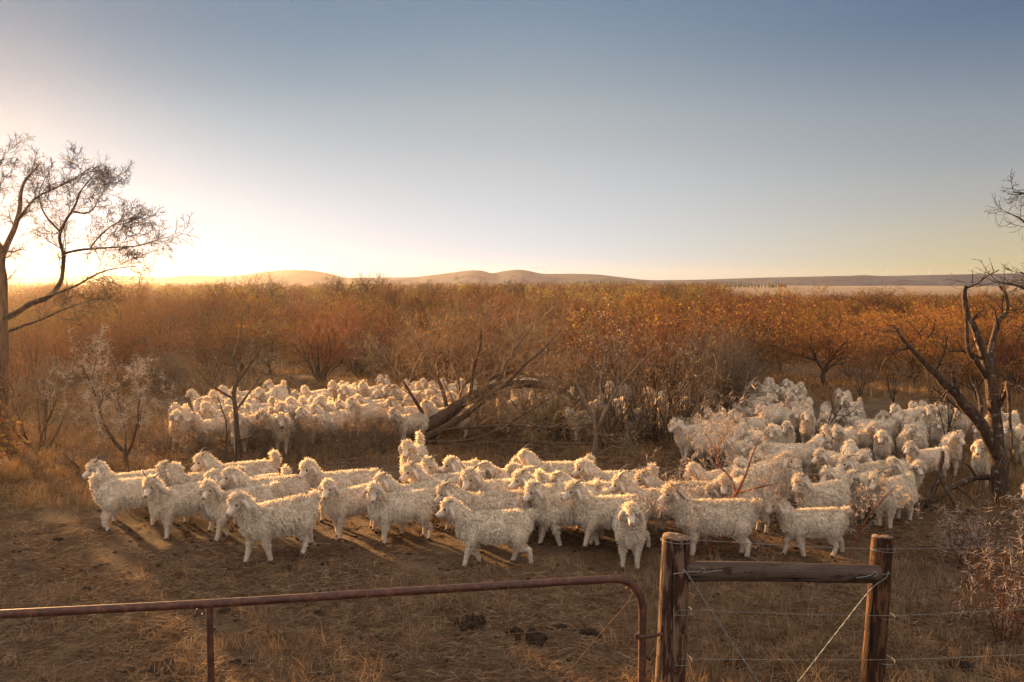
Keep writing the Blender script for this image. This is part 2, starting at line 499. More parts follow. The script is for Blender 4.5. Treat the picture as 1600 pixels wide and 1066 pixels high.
def grow(out, rg, p, d, L, r, lev, spec):
    S = spec[lev]; k = S.get('k', 4); pts = [p]; st = L / (k - 1)
    d = d.normalized(); wv = S.get('w', .25); up = S.get('up', .08)
    for i in range(k - 1):
        d = (d + Vector((rg.gauss(0, wv), rg.gauss(0, wv), rg.gauss(0, wv) + up))).normalized()
        p = p + d * st
        if p.z < .03: p.z = .03 + rg.random() * .05
        pts.append(p)
    r1 = max(r * S.get('tap', .45), .0016)
    out.setdefault((lev, k), []).append((pts, [r + (r1 - r) * i / (k - 1) for i in range(k)]))
    if lev + 1 < len(spec): sprout(out, rg, pts, r, r1, L, lev, spec)


def sprout(out, rg, pts, r, r1, L, lev, spec):
    S = spec[lev]; k = len(pts)
    n = rg.randint(*S['n']); a = rg.uniform(0, 6.28); t0 = S.get('t0', .25)
    for j in range(n):
        t = t0 + (1 - t0) * (j + rg.random()) / n
        s = t * (k - 1); i = min(int(s), k - 2); f = s - i
        q = pts[i].lerp(pts[i + 1], f); dd = (pts[i + 1] - pts[i]).normalized()
        a += 2.4 + rg.uniform(-.6, .6); ang = R(rg.uniform(*S.get('ang', (25, 60))))
        cd = dd * math.cos(ang) + perp(dd, a) * math.sin(ang)
        rr = (r + (r1 - r) * t) * S.get('rr', .6)
        grow(out, rg, q, cd, L * rg.uniform(*S.get('lr', (.45, .75))) * (1.1 - .35 * t), max(rr, spec[lev + 1].get('rmin', .002)), lev + 1, spec)


def emit(out, mb, levels, sides, m=0, rscale=1.0):
    for (lev, k), L in out.items():
        if lev in levels:
            P = np.array([[tuple(p) for p in x[0]] for x in L]); rr = np.array([x[1] for x in L]) * rscale
            tubes(mb, P, rr, sides.get(lev, 3), m)


def leaf_quads(mb, P, size, g, m=0, aspect=.45, droop=0.0):
    if size > .085 and size < .0999: aspect, droop = .14, .9
    n = len(P)
    if not n: return
    d = norm(g.normal(size=(n, 3)) + np.array([0, 0, -droop])); s = norm(np.cross(d, g.normal(size=(n, 3))))
    L = size * g.uniform(.55, 1.35, (n, 1))
    V = np.stack([P, P + d * L * .5 + s * L * aspect * .5, P + d * L, P + d * L * .5 - s * L * aspect * .5], 1)
    mb.add(V, np.arange(4 * n).reshape(n, 4), None, m)


def along(out, levels, n, g, jit=.02):
    A = []
    for (lev, k), L in out.items():
        if lev in levels: A += [(x[0][i], x[0][i + 1]) for x in L for i in range(k - 1)]
    A = np.array([[tuple(a), tuple(b)] for a, b in A]); i = g.integers(0, len(A), n); f = g.random((n, 1))
    return A[i, 0] * (1 - f) + A[i, 1] * f + g.normal(size=(n, 3)) * jit, A[i, 1] - A[i, 0]


def thorns(mb, out, levels, n, g, L=(.04, .08), r=.0022, m=0):
    P, D = along(out, levels, n, g, .001); D = norm(D)
    a = norm(np.cross(D, g.normal(size=(n, 3)))); tip = norm(a + D * g.uniform(-.1, .5, (n, 1)))
    ln = g.uniform(*L, (n, 1))
    PP = np.stack([P, P + tip * ln], 1); rr = np.stack([np.full(n, r), np.full(n, r * .25)], 1)
    tubes(mb, PP, rr, 3, m)


def shrub_meshes(seed, H, W, spec=None, stems=(4, 7), r0=.035, trunk_m=M_BARK, twig_m=M_TWIG_RED, leaf=None, nleaf=0, lsize=.05,
                 thorn=0, thL=(.04, .08), thr=.0022, trunk_h=0.0, spread=(18, 50), tw=1.0, trunk_levels=(0, 1)):
    """returns (trunk mesh, crown mesh) of a shrub H tall and W wide with its base at the origin"""
    rg = random.Random(seed); g = np.random.default_rng(seed); out = {}
    spec = spec or SPEC_SHRUB
    base = Vector((0, 0, -.05))
    if trunk_h:
        pts = [base]; d = Vector((rg.gauss(0, .08), rg.gauss(0, .08), 1))
        for i in range(5):
            d = (d + Vector((rg.gauss(0, .12), rg.gauss(0, .12), .15))).normalized(); pts.append(pts[-1] + d * trunk_h / 5)
        out[(0, 6)] = [(pts, [r0 * 1.7 * (1.25 if i == 0 else 1 - .07 * i) for i in range(6)])]
    n = rg.randint(*stems); a = rg.uniform(0, 6.28)
    for i in range(n):
        a += 6.283 / n + rg.uniform(-.3, .3); e = R(rg.uniform(*spread))
        d = Vector((math.cos(a) * math.sin(e), math.sin(a) * math.sin(e), math.cos(e)))
        st = (out[(0, 6)][0][0][rg.choice((4, 5, 5))] if trunk_h else base + Vector((math.cos(a) * .06, math.sin(a) * .06, 0)))
        grow(out, rg, st, d, (H - trunk_h) * rg.uniform(.55, .8), r0 * rg.uniform(.7, 1.1), 0, spec)
    # fit to H, W
    A = np.array([tuple(p) for L in out.values() for x in L for p in x[0]])
    sz = H / np.percentile(A[:, 2], 99.5); sx = W / 2 / np.percentile(np.hypot(A[:, 0], A[:, 1]), 98)
    for L in out.values():
        for x in L:
            x[0][:] = [Vector((p.x * sx, p.y * sx, p.z * sz)) for p in x[0]]
    tb, cb = MB(), MB(); nl = len(spec)
    emit(out, tb, trunk_levels, {0: 6, 1: 5})
    emit(out, cb, [i for i in range(nl) if i not in trunk_levels], {2: 3, 3: 3}, 0, tw)
    mats = [twig_m]
    if leaf is not None:
        for lm in (leaf if isinstance(leaf, (list, tuple)) else [leaf]):
            P, _ = along(out, (nl - 1, nl - 2), nleaf, g, .03); mats.append(lm); leaf_quads(cb, P, lsize, g, len(mats) - 1)
    if thorn:
        mats.append(M_THORN); thorns(cb, out, (nl - 1, nl - 2), thorn, g, thL, thr, len(mats) - 1)
    return tb.build('trunk', trunk_m), cb.build('crown', mats)


SPEC_SHRUB = [dict(k=5, n=(5, 7), w=.16, up=.05, ang=(25, 60), lr=(.5, .8), rr=.55, t0=.2),
              dict(k=4, n=(5, 7), w=.22, up=.06, ang=(25, 65), lr=(.45, .75), rr=.55, t0=.15),
              dict(k=4, n=(4, 6), w=.26, up=.05, ang=(25, 65), lr=(.45, .8), rr=.6, t0=.1, rmin=.005),
              dict(k=3, n=(0, 0), w=.25, up=.04, tap=.4, rmin=.0035)]
SPEC_FINE = [dict(k=6, n=(6, 9), w=.14, up=.05, ang=(25, 60), lr=(.45, .75), rr=.55, t0=.2),
             dict(k=5, n=(6, 9), w=.2, up=.05, ang=(25, 60), lr=(.45, .75), rr=.55, t0=.12),
             dict(k=4, n=(6, 8), w=.22, up=.04, ang=(25, 65), lr=(.4, .75), rr=.6, t0=.1, rmin=.003),
             dict(k=3, n=(0, 0), w=.22, up=.03, tap=.4, rmin=.002)]
SPEC_LOOSE = [dict(k=6, n=(4, 6), w=.15, up=.04, ang=(30, 65), lr=(.45, .8), rr=.55, t0=.25),
              dict(k=5, n=(4, 6), w=.22, up=.04, ang=(30, 65), lr=(.4, .75), rr=.55, t0=.15),
              dict(k=4, n=(3, 5), w=.24, up=.02, ang=(30, 70), lr=(.4, .75), rr=.6, t0=.1, rmin=.0025),
              dict(k=3, n=(0, 0), w=.24, up=.0, tap=.4, rmin=.0018)]


def plant(name, cat, label, meshes, loc, rz=0.0, s=1.0, group=None):
    t = thing(name, label, cat, loc, rz, group); t.scale = (s, s, s) if not isinstance(s, tuple) else s
    obj('trunk', meshes[0], t); obj('crown', meshes[1], t)
    return t


# ---- the scrub belt behind the goats
RED = [shrub_meshes(100 + i, rg_h, rg_w, stems=(5, 8), r0=.04, leaf=M_LEAF_OR, nleaf=1100, lsize=.05, tw=1.5, spread=(12, 55)) for i, (rg_h, rg_w) in enumerate([(2.5, 4.0), (2.8, 4.4), (2.2, 3.6), (3.0, 4.0), (2.6, 4.8)])]
YEL = [shrub_meshes(200 + i, h, wd, stems=(4, 6), r0=.045, trunk_h=.5, leaf=[M_LEAF_YE, M_LEAF_OR], nleaf=1100, lsize=.08, tw=1.4, spread=(20, 60)) for i, (h, wd) in enumerate([(2.7, 4.2), (3.0, 4.6), (2.4, 3.8)])]
OLV = [shrub_meshes(260 + i, 2.6, 3.6, stems=(5, 7), r0=.05, leaf=[M_LEAF_GR, M_LEAF_YE], nleaf=1800, lsize=.09, tw=1.2) for i in range(1)]
GRY = [shrub_meshes(300 + i, 2.3, 3.4, stems=(6, 9), r0=.03, twig_m=M_TWIG_GREY, leaf=M_LEAF_OR, nleaf=300, lsize=.06, tw=1.5) for i in range(2)]
TALL = [shrub_meshes(340 + i, 5.0, 5.2, stems=(4, 5), r0=.07, trunk_h=1.5, twig_m=M_TWIG_DARK, leaf=M_LEAF_GR, nleaf=900, lsize=.10, tw=2.0, spread=(25, 65)) for i in range(2)]

spots = []
r3 = random.Random(21)


def try_spot(u, D, mind):
    x = (u - 800) / FPX * D
    for (a, b2, _) in spots:
        if (a - x) ** 2 + (b2 - D) ** 2 < mind * mind: return False
    spots.append((x, D, u)); return True


tries = 0
while len(spots) < 265 and tries < 60000:
    tries += 1
    u = r3.uniform(-320, 1920); D = 27.5 + (74 - 27.5) * r3.random() ** .62
    open_ = (D < 37 and (1200 < u < 1480)) or (D < 33 and u < 480 and r3.random() < .8) or (D < 29 and u > 1480)
    if open_: continue
    if D < 29.5 and 480 < u < 700: continue
    try_spot(u, D, 2.2 + D * .014)
for x, D, u in spots:
    rr = r3.random(); rgt = min(max((u - 950) / 450, 0), 1)
    zone = 'behind the far herd' if u < 620 else ('behind the toppled tree' if u < 1060 else 'behind the grazing clearing')
    if rr < .05: ms, nm, lb = OLV[0], 'evergreen_bush', 'dark olive leafy bush in the scrub belt ' + zone
    elif rr < .10 + .62 * rgt: ms, nm, lb = r3.choice(YEL), 'thorn_tree', 'small thorn tree with yellow leaves in the scrub belt ' + zone
    elif rr > .88 and D > 34: ms, nm, lb = OLV[0], 'evergreen_bush', 'dark olive leafy bush in the scrub belt ' + zone
    elif rr < .85: ms, nm, lb = r3.choice(RED), 'thorn_shrub', 'bare russet thorn shrub in the dense scrub belt ' + zone
    else: ms, nm, lb = r3.choice(GRY), 'grey_shrub', 'grey brown leafless shrub in the scrub belt ' + zone
    s = r3.uniform(.78, 1.12) * (.82 if D < 34 else 1.0) * (1 - .2 * rgt * (D > 45))
    plant(nm, 'tree' if nm == 'thorn_tree' else 'shrub', lb, ms, (x, D, -.03), r3.uniform(0, 6.28), (s * r3.uniform(.95, 1.35), s * 1.2, s * (r3.uniform(.62, 1.0) if r3.random() < .75 else r3.uniform(1.0, 1.3))), nm.replace('_', ' ') + 's in the scrub belt ' + zone)
for i, (u, vt, D, lb) in enumerate([(338, 431, 92, 'bare crowned tree rising above the scrub under the westernmost dip of the hills'), (412, 424, 74, 'thin twiggy tree poking above the skyline scrub left of the hill crest'),
                                    (535, 421, 83, 'wide dark thorn tree on the skyline, larger of the joined pair'), (580, 421, 84, 'rounder dark thorn tree on the skyline touching its wider neighbour'),
                                    (663, 434, 100, 'small bare tree just topping the scrub below the middle hill'), (805, 434, 96, 'small dark tree topping the scrub under the highest hill'),
                                    (1050, 438, 88, 'spiky bare tree topping the scrub where the hills run out'), (1415, 455, 70, 'round olive tree at the pale edge of the plain')]):
    p = at(u, vt, D); H = p.z
    plant('thorn_tree', 'tree', lb, TALL[i % 2] if i != 7 else OLV[0], (p.x, D, -.03), i * 1.3, H / (5.0 if i != 7 else 2.6))

# everything beyond: one brown mass
b = MB(); g = np.random.default_rng(9); n = 2900
U = g.uniform(-350, 1950, n); D = 70 + (440 - 70) * g.random(n) ** 1.6
D = np.where((U > 1130) & (D > 118), g.uniform(72, 118, n), D)
C = np.stack([(U - 800) / FPX * D, D, np.zeros(n)], -1); Hs = g.uniform(1.9, 3.3, n) * np.where(U > 1130, .68, 1); Ws = g.uniform(1.5, 3.2, n)
ns = 130
dirs = norm(g.normal(size=(n, ns, 3)) * np.array([1, 1, .8]) + np.array([0, 0, .75])); dirs[..., 2] = np.abs(dirs[..., 2])
rad = g.random((n, ns, 1)) ** .5
Pm = C[:, None, :] + dirs * rad * np.stack([Ws, Ws, Hs], -1)[:, None, :]
dd = norm(dirs + g.normal(size=dirs.shape) * 1.0); ss = norm(np.cross(dd, g.normal(size=dd.shape))); LL = g.uniform(.18, .5, (n, ns, 1)); WW = g.uniform(.014, .036, (n, ns, 1)) * (D / 110)[:, None, None]
V = np.stack([Pm - dd * LL - ss * WW, Pm - dd * LL + ss * WW, Pm + dd * LL + ss * WW * .5, Pm + dd * LL - ss * WW * .5], 2).reshape(-1, 3)
nq = n * ns; Q = np.arange(nq * 4).reshape(nq, 4)
sp_ = g.random(n); pick = np.repeat(np.where(sp_ < .12, 1, np.where(sp_ < .42, 2, np.where(sp_ < .5, 3, 0))), ns)
b.add(V, Q[pick == 0], None, 0)
for mi in (1, 2, 3): b.q.append(Q[pick == mi]); b.qm.append(np.full((pick == mi).sum(), mi))
kind(obj('far_scrub', b.build('far_scrub', [M_TWIG_RED, M_LEAF_YE, M_TWIG_UMB, M_LEAF_GR])), 'stuff', 'brown scrub running on to the plain')


# ---- hand-placed trees
def limb_tree(name, cat, label, D, limbs, spec, seed, bark, twig, leaf=None, nleaf=0, lsize=.05, nsprout=None, sp_lev=1, thorn=0, tw=1.0, limb=1.0, Ls=1.0):
    """limbs: lists of (u, v, depth offset, radius) traced in the photograph, put at their real distance"""
    rg = random.Random(seed); g = np.random.default_rng(seed)
    u0, v0 = limbs[0][0][0], limbs[0][0][1]
    base = at(u0, v0, D); base.z = 0
    t = thing(name, label, cat, base)
    tb, cb, out = MB(), MB(), {}
    for li, lm in enumerate(limbs):
        P = np.array([tuple(at(u, v, D + dy) - base) + (r * limb,) for u, v, dy, r in lm])
        S = smoothline(P, max(8, 5 * len(lm))); S[:, 3] = np.maximum(S[:, 3], .002)
        S[:, :3] += np.stack([vnoise(S[:, :3], 5, seed + li * 3 + j) for j in range(3)], -1) * .018 * min(1, 8 * lm[0][3])
        S[:, 3] *= 1 + .10 * vnoise(S[:, :3], 9, seed + 50 + li)
        tubes(tb, S[:, :3], S[:, 3], 9, 0, cap=True)
        if nsprout and nsprout[li]:
            pts = [Vector(x[:3]) for x in S]; sp = [dict(s) for s in spec]; lev = sp_lev - 1
            sp[lev]['n'] = (nsprout[li], nsprout[li]); ln = sum((pts[i + 1] - pts[i]).length for i in range(len(pts) - 1))
            sprout(out, rg, pts, max(S[0, 3] * .36, .010), max(S[-1, 3], .006), min(ln, 1.9) * Ls, lev, sp)
    emit(out, cb, range(10), {1: 4}, 0, tw)
    mats = [twig]; nl = len(spec)
    if leaf is not None and out:
        for lmx in (leaf if isinstance(leaf, (list, tuple)) else [leaf]):
            P, _ = along(out, (nl - 1, nl - 2), nleaf, g, .02); mats.append(lmx); leaf_quads(cb, P, lsize, g, len(mats) - 1)
    if thorn: mats.append(M_THORN); thorns(cb, out, (nl - 1, nl - 2), thorn, g, (.04, .08), .0022, len(mats) - 1)
    obj('trunk', tb.build('trunk', bark), t)
    if out: obj('crown', cb.build('crown', mats), t)
    return t


SPEC_BIG = [dict(k=6, n=(6, 9), w=.12, up=.02, ang=(25, 60), lr=(.45, .75), rr=.55, t0=.3),
            dict(k=6, n=(5, 8), w=.2, up=.04, ang=(25, 60), lr=(.4, .7), rr=.5, t0=.15),
            dict(k=5, n=(4, 7), w=.17, up=.02, ang=(25, 65), lr=(.4, .75), rr=.55, t0=.1, rmin=.005),
            dict(k=4, n=(2, 4), w=.18, up=.0, ang=(25, 65), lr=(.4, .75), rr=.6, t0=.1, rmin=.0035),
            dict(k=3, n=(0, 0), w=.25, up=.0, tap=.4, rmin=.0028)]
limb_tree('acacia_tree', 'tree', 'big bare thorn tree with a thick trunk rising against the bright sky', 18.3, [
    [(4, 702, 0, .24), (3, 600, 0, .2), (4, 500, 0, .19), (2, 430, 0, .17), (5, 395, .1, .13), (28, 345, .3, .09), (36, 290, .5, .06), (62, 255, .7, .03)],
    [(5, 500, 0, .12), (45, 478, -.4, .10), (85, 455, -.6, .09), (98, 425, -.6, .075), (98, 390, -.6, .065), (94, 362, -.6, .05), (112, 330, -.6, .04), (128, 298, -.5, .028), (152, 268, -.4, .014)],
    [(99, 396, -.6, .045), (130, 390, -.9, .04), (170, 387, -1.1, .03), (215, 384, -1.3, .02), (258, 372, -1.5, .008)],
    [(112, 330, -.6, .035), (140, 332, -.2, .028), (158, 305, .1, .02), (176, 280, .3, .008)],
    [(140, 389, -.9, .03), (160, 365, -.6, .025), (190, 345, -.3, .018), (235, 340, 0, .007)],
    [(94, 362, -.6, .04), (70, 335, -.9, .03), (62, 300, -1.2, .02), (80, 262, -1.4, .008)],
    [(4, 440, 0, .10), (-40, 400, .2, .09), (-80, 350, .5, .06), (-110, 300, .6, .03)],
    [(28, 345, .3, .06), (55, 310, .0, .04), (105, 285, -.3, .025), (140, 262, -.5, .008)],
    [(5, 395, .1, .09), (-20, 340, -.4, .07), (-15, 290, -.8, .04), (5, 248, -1, .012)],
    [(60, 468, -.5, .05), (110, 450, -1.0, .04), (160, 425, -1.4, .025), (215, 415, -1.7, .01)],
    [(5, 520, 0, .07), (50, 505, .6, .045), (110, 480, 1.2, .03), (165, 462, 1.5, .01)],
], SPEC_BIG, 31, M_BARK, M_TWIG_DARK, None, 0, .05, [9, 12, 13, 11, 11, 10, 10, 10, 10, 11, 10], 1, tw=1.05, Ls=.54, limb=.56)

limb_tree('acacia_tree', 'tree', 'spiky bare thorn tree reaching in from beside the lichened dead tree', 12.0, [
    [(1735, 870, 0, .17), (1730, 650, 0, .15), (1722, 500, 0, .13), (1705, 400, 0, .09), (1690, 300, 0, .06), (1650, 240, 0, .02)],
    [(1724, 520, 0, .08), (1680, 500, -.1, .06), (1640, 480, -.2, .045), (1605, 452, -.3, .03), (1575, 443, -.3, .018), (1548, 440, -.3, .006)],
    [(1705, 410, 0, .06), (1660, 400, .2, .045), (1622, 375, .4, .03), (1598, 345, .4, .018), (1572, 330, .4, .006)],
    [(1695, 330, 0, .05), (1650, 325, -.1, .035), (1612, 305, -.2, .02), (1580, 300, -.2, .007)],
    [(1640, 480, -.2, .03), (1620, 440, -.5, .02), (1595, 425, -.6, .01)],
    [(1605, 452, -.3, .02), (1598, 480, 0, .014), (1575, 500, .1, .007)],
    [(1724, 560, 0, .06), (1690, 545, .4, .04), (1640, 540, .6, .02), (1600, 520, .8, .008)],
], SPEC_BIG, 37, M_BARK, M_TWIG_DARK, None, 0, .04, [8, 9, 9, 8, 6, 6, 7], 2, tw=1.0, Ls=.55, limb=.75)

limb_tree('dead_tree', 'dead tree', 'dead leaning tree with forked broken trunks and pale lichen patches', 13.6, [
    [(1568, 795, 0, .20), (1563, 735, 0, .165), (1558, 690, 0, .15), (1553, 640, 0, .125), (1546, 595, 0, .105), (1538, 562, 0, .09), (1526, 522, 0, .07), (1512, 490, 0, .055), (1508, 465, 0, .05), (1509, 446, 0, .035)],
    [(1542, 575, 0, .08), (1551, 535, .1, .062), (1561, 503, .2, .05), (1573, 488, .3, .045), (1571, 462, .3, .038), (1563, 448, .3, .03)],
    [(1560, 715, 0, .14), (1535, 668, -.15, .125), (1505, 632, -.3, .11), (1478, 600, -.4, .085), (1450, 572, -.5, .065), (1425, 548, -.6, .05), (1406, 527, -.7, .035), (1396, 508, -.7, .018)],
    [(1540, 590, 0, .06), (1528, 568, -.2, .05), (1514, 550, -.3, .042), (1511, 520, -.3, .036), (1509, 490, -.3, .026)],
    [(1558, 640, 0, .05), (1572, 610, -.3, .04), (1574, 600, -.4, .04), (1578, 650, -.6, .03), (1582, 700, -.7, .018)],
    [(1566, 600, 0, .035), (1590, 605, -.2, .028), (1625, 640, -.4, .02), (1650, 700, -.5, .01)],
    [(1520, 500, 0, .022), (1526, 492, -.1, .02), (1536, 484, -.15, .008)],
    [(1560, 515, .15, .03), (1556, 495, .1, .02), (1552, 478, .1, .008)],
    [(1500, 630, -.3, .05), (1492, 600, -.5, .04), (1488, 578, -.6, .03)],
    [(1535, 665, -.1, .045), (1530, 620, .2, .035), (1516, 590, .3, .012)],
], SPEC_LOOSE, 41, M_DEADBARK, M_TWIG_DARK, None, 0, .05, [3, 4, 5, 3, 6, 8, 2, 3, 3, 4], 2, tw=1.3, Ls=.6, limb=.76)

b = MB(); fb_base = gnd(1470, 800)
for lm in [[(1568, 748, 1.0, .05), (1525, 746, .9, .05), (1490, 760, .6, .045), (1460, 782, .3, .03), (1415, 796, .1, .015)],
           [(1472, 706, .6, .03), (1466, 738, .45, .04), (1456, 772, .3, .045), (1448, 800, .2, .05)],
           [(1452, 775, .2, .04), (1440, 782, 0, .035), (1422, 770, -.2, .02)], [(1466, 738, .45, .03), (1480, 770, .2, .025), (1500, 806, 0, .012)],
           [(1490, 760, .6, .03), (1510, 772, .3, .02), (1535, 800, 0, .012)], [(1440, 782, 0, .03), (1432, 800, -.2, .025), (1400, 812, -.3, .01)],
           [(1525, 746, .9, .02), (1512, 728, .7, .014), (1490, 716, .6, .006)]]:
    P = np.array([tuple(at(u, v, fb_base.y + dy) - fb_base) + (r,) for u, v, dy, r in lm]); S = smoothline(P, 14)
    S[:, 2] = np.maximum(S[:, 2], .02); S[:, :3] += np.stack([vnoise(S[:, :3], 7, j) for j in range(3)], -1) * .025
    tubes(b, S[:, :3], np.maximum(S[:, 3], .004), 7, 0, cap=True)
tag(obj('fallen_branch', b.build('fallen_branch', M_DEADBARK), loc=fb_base), 'dark twisted fallen branch lying at the foot of the dead tree', 'branch')

limb_tree('fallen_tree', 'tree', 'toppled thorn tree with an arching dark trunk and a twiggy dome crown', 19.0, [
    [(638, 693, 0, .17), (664, 672, 0, .15), (700, 645, 0, .135), (738, 620, 0, .12), (775, 606, .1, .105), (812, 600, .2, .09), (848, 602, .4, .075), (880, 612, .6, .06), (905, 632, .8, .035)],
    [(655, 690, -.3, .09), (690, 672, -.4, .085), (725, 650, -.5, .075), (760, 622, -.4, .06), (790, 600, -.3, .05), (815, 575, -.2, .035), (850, 545, 0, .02), (880, 512, .2, .008)],
    [(738, 620, 0, .06), (770, 590, .3, .05), (800, 582, .6, .04), (845, 590, 1, .03), (880, 585, 1.4, .015)],
    [(700, 645, 0, .05), (690, 605, .3, .04), (668, 565, .6, .028), (648, 530, .9, .01)],
    [(735, 622, 0, .045), (740, 578, -.3, .035), (750, 540, -.6, .022), (752, 512, -.8, .008)],
    [(672, 666, 0, .045), (648, 625, -.3, .035), (622, 585, -.5, .022), (600, 552, -.7, .008)],
    [(775, 606, .1, .04), (795, 560, .4, .03), (820, 525, .7, .018), (835, 505, .9, .006)],
    [(720, 632, 0, .04), (715, 590, .9, .03), (700, 545, 1.3, .02), (706, 518, 1.6, .008)],
    [(690, 672, -.4, .035), (740, 668, -.9, .03), (800, 665, -1.2, .025), (870, 668, -1.5, .015), (950, 660, -1.6, .008)],
    [(655, 690, -.3, .04), (720, 690, -.9, .035), (770, 676, -1.3, .028), (830, 640, -1.5, .018), (880, 610, -1.6, .008)],
    [(640, 700, 0, .05), (700, 700, -.5, .05), (790, 690, -1, .04), (900, 694, -1.2, .03), (1010, 690, -1.3, .015)],
], SPEC_FINE, 43, M_BARK, M_TWIG_TAN, [M_LEAF_DRY, M_LEAF_YE], 900, .035, [8, 14, 12, 15, 16, 14, 15, 14, 9, 9, 7], 1, tw=1.15, Ls=.85)

limb_tree('sapling', 'sapling', 'slender pale stemmed sapling with dry leaves before the toppled tree', 15.6, [
    [(925, 745, 0, .045), (927, 710, 0, .04), (931, 680, 0, .036), (928, 655, 0, .03), (912, 622, 0, .024), (900, 590, .1, .016), (905, 545, .2, .008)],
    [(931, 676, 0, .03), (945, 645, -.1, .028), (962, 615, -.2, .022), (985, 585, -.3, .016), (1012, 555, -.4, .009), (1040, 535, -.5, .004)],
    [(928, 716, 0, .018), (945, 704, -.2, .016), (958, 698, -.3, .014), (974, 700, -.35, .012), (985, 684, -.4, .005)],
    [(945, 645, -.1, .018), (938, 600, .2, .014), (945, 560, .4, .009), (940, 515, .5, .004)],
    [(962, 615, -.2, .015), (968, 575, -.4, .011), (962, 535, -.5, .006), (966, 500, -.6, .003)],
], SPEC_LOOSE, 47, M_TWIG_GREY, M_TWIG_GREY, [M_LEAF_DRY, M_LEAF_YE], 500, .035, [7, 9, 6, 7, 7], 1, tw=.9, Ls=.75)

limb_tree('thorn_tree', 'tree', 'small bare thorn tree with a straight trunk standing among the far goats', 16.7, [
    [(373, 727, 0, .055), (371, 690, 0, .05), (369, 650, 0, .045), (366, 615, 0, .04), (370, 590, 0, .032), (362, 560, .1, .024), (350, 535, .2, .014), (335, 505, .3, .005)],
    [(369, 600, 0, .03), (385, 578, -.1, .024), (400, 555, -.2, .016), (420, 525, -.3, .006)],
    [(367, 625, 0, .026), (345, 612, .1, .02), (320, 592, .2, .014), (296, 560, .3, .006)],
    [(370, 640, 0, .024), (388, 615, .2, .02), (405, 590, .4, .013), (420, 560, .5, .005)],
    [(364, 565, .1, .02), (374, 525, .3, .014), (380, 488, .4, .008), (384, 460, .5, .003)],
    [(352, 726, .3, .025), (354, 690, .3, .022), (352, 655, .3, .016), (340, 620, .3, .009)],
    [(372, 690, 0, .022), (395, 680, -.3, .016), (425, 655, -.5, .007)],
], SPEC_LOOSE, 53, M_BARK, M_TWIG_GREY, M_LEAF_DRY, 160, .03, [7, 8, 8, 8, 8, 6, 5], 1, tw=1.0, Ls=.8)


def bush_at(name, label, u, v, h_px, w_px, seed, cat='shrub', group=None, **kw):
    p = gnd(u, v); k = p.y / FPX
    return plant(name, cat, label, shrub_meshes(seed, h_px * k, w_px * k, **kw), p, group=group)


bush_at('thorn_bush', 'silvery thorn bush with open branches near the big tree trunk', 200, 738, 225, 220, 61, spec=SPEC_LOOSE, stems=(3, 4), trunk_h=.35, r0=.03, twig_m=M_TWIG_SIL, thorn=2600, thL=(.05, .10), thr=.003, spread=(20, 60), leaf=M_LEAF_DRY, nleaf=250, lsize=.03)
bush_at('grey_bush', 'grey vase shaped leafless bush beside the crowd of goats', 1130, 670, 165, 185, 63, spec=SPEC_FINE, stems=(7, 9), r0=.03, twig_m=M_TWIG_GREY, spread=(10, 45), tw=1.2, leaf=M_LEAF_OR, nleaf=200, lsize=.03)
for i, (u, v, h, wd, lb) in enumerate([(800, 676, 60, 140, 'low tangle of dead twigs under the arching trunk'), (875, 684, 85, 150, 'dense dark tangle of dead twigs beyond the end of the arching trunk'),
                                       (990, 694, 120, 150, 'dark leafless thicket right behind the pale sapling'), (1055, 690, 140, 130, 'tall dark leafless thicket beside the grey vase shaped bush'), (668, 662, 45, 80, 'low dry scrub at the root of the toppled tree')]):
    bush_at('dead_bush', lb, u, v, h, wd, 70 + i, leaf=M_LEAF_DRY, nleaf=260, lsize=.03, spec=SPEC_LOOSE, stems=(9, 12), r0=.026, twig_m=M_TWIG_GREY if i in (0, 4) else M_TWIG_DARK, spread=(15, 85), tw=1.6, trunk_m=M_BARK)
for i, (u, v, h, wd, lb) in enumerate([(418, 712, 75, 90, 'low russet bush just behind the bare straight tree'), (478, 716, 78, 105, 'low russet bush in the middle of the brush before the far herd'), (540, 712, 70, 100, 'low russet bush nearest the far goat beside the toppled trunk'), (590, 706, 62, 90, 'small dry bush touching the root of the toppled tree'), (445, 690, 60, 90, 'dry bush half hiding the legs of the far herd'),
                                       (258, 722, 70, 90, 'thin dry bush between silvery thorn bush and bare straight tree'), (130, 735, 60, 100, 'low dry bush beside the big tree trunk'), (310, 722, 60, 70, 'small dry bush before the leftmost far goats')]):
    bush_at('dry_bush', lb, u, v, h, wd, 80 + i, spec=SPEC_LOOSE, stems=(8, 12), r0=.014, twig_m=M_TWIG_GREY, spread=(8, 65), trunk_m=M_TWIG_GREY, leaf=[M_LEAF_DRY, M_LEAF_OR], nleaf=450, lsize=.03, tw=1.1)

for i, (u, v, h, wd, lb) in enumerate([(865, 690, 140, 190, 'wide bare tan bush behind the arching end of the toppled trunk'), (945, 702, 185, 190, 'tall bare tan bush right behind the pale sapling'), (1022, 690, 205, 220, 'largest bare grey brown bush between the two flocks'), (1088, 676, 190, 170, 'upright bare bush touching the grey vase shaped bush'),
                                       (62, 704, 150, 170, 'bare tan bush leaning on the big tree trunk')]):
    bush_at('bare_bush', lb, u, v, h, wd, 160 + i, spec=SPEC_LOOSE, stems=(6, 9), r0=.024, twig_m=M_TWIG_TAN if i % 2 == 0 else M_TWIG_GREY, trunk_m=M_BARK, spread=(10, 62), tw=1.3, leaf=[M_LEAF_DRY, M_LEAF_YE], nleaf=260, lsize=.03)
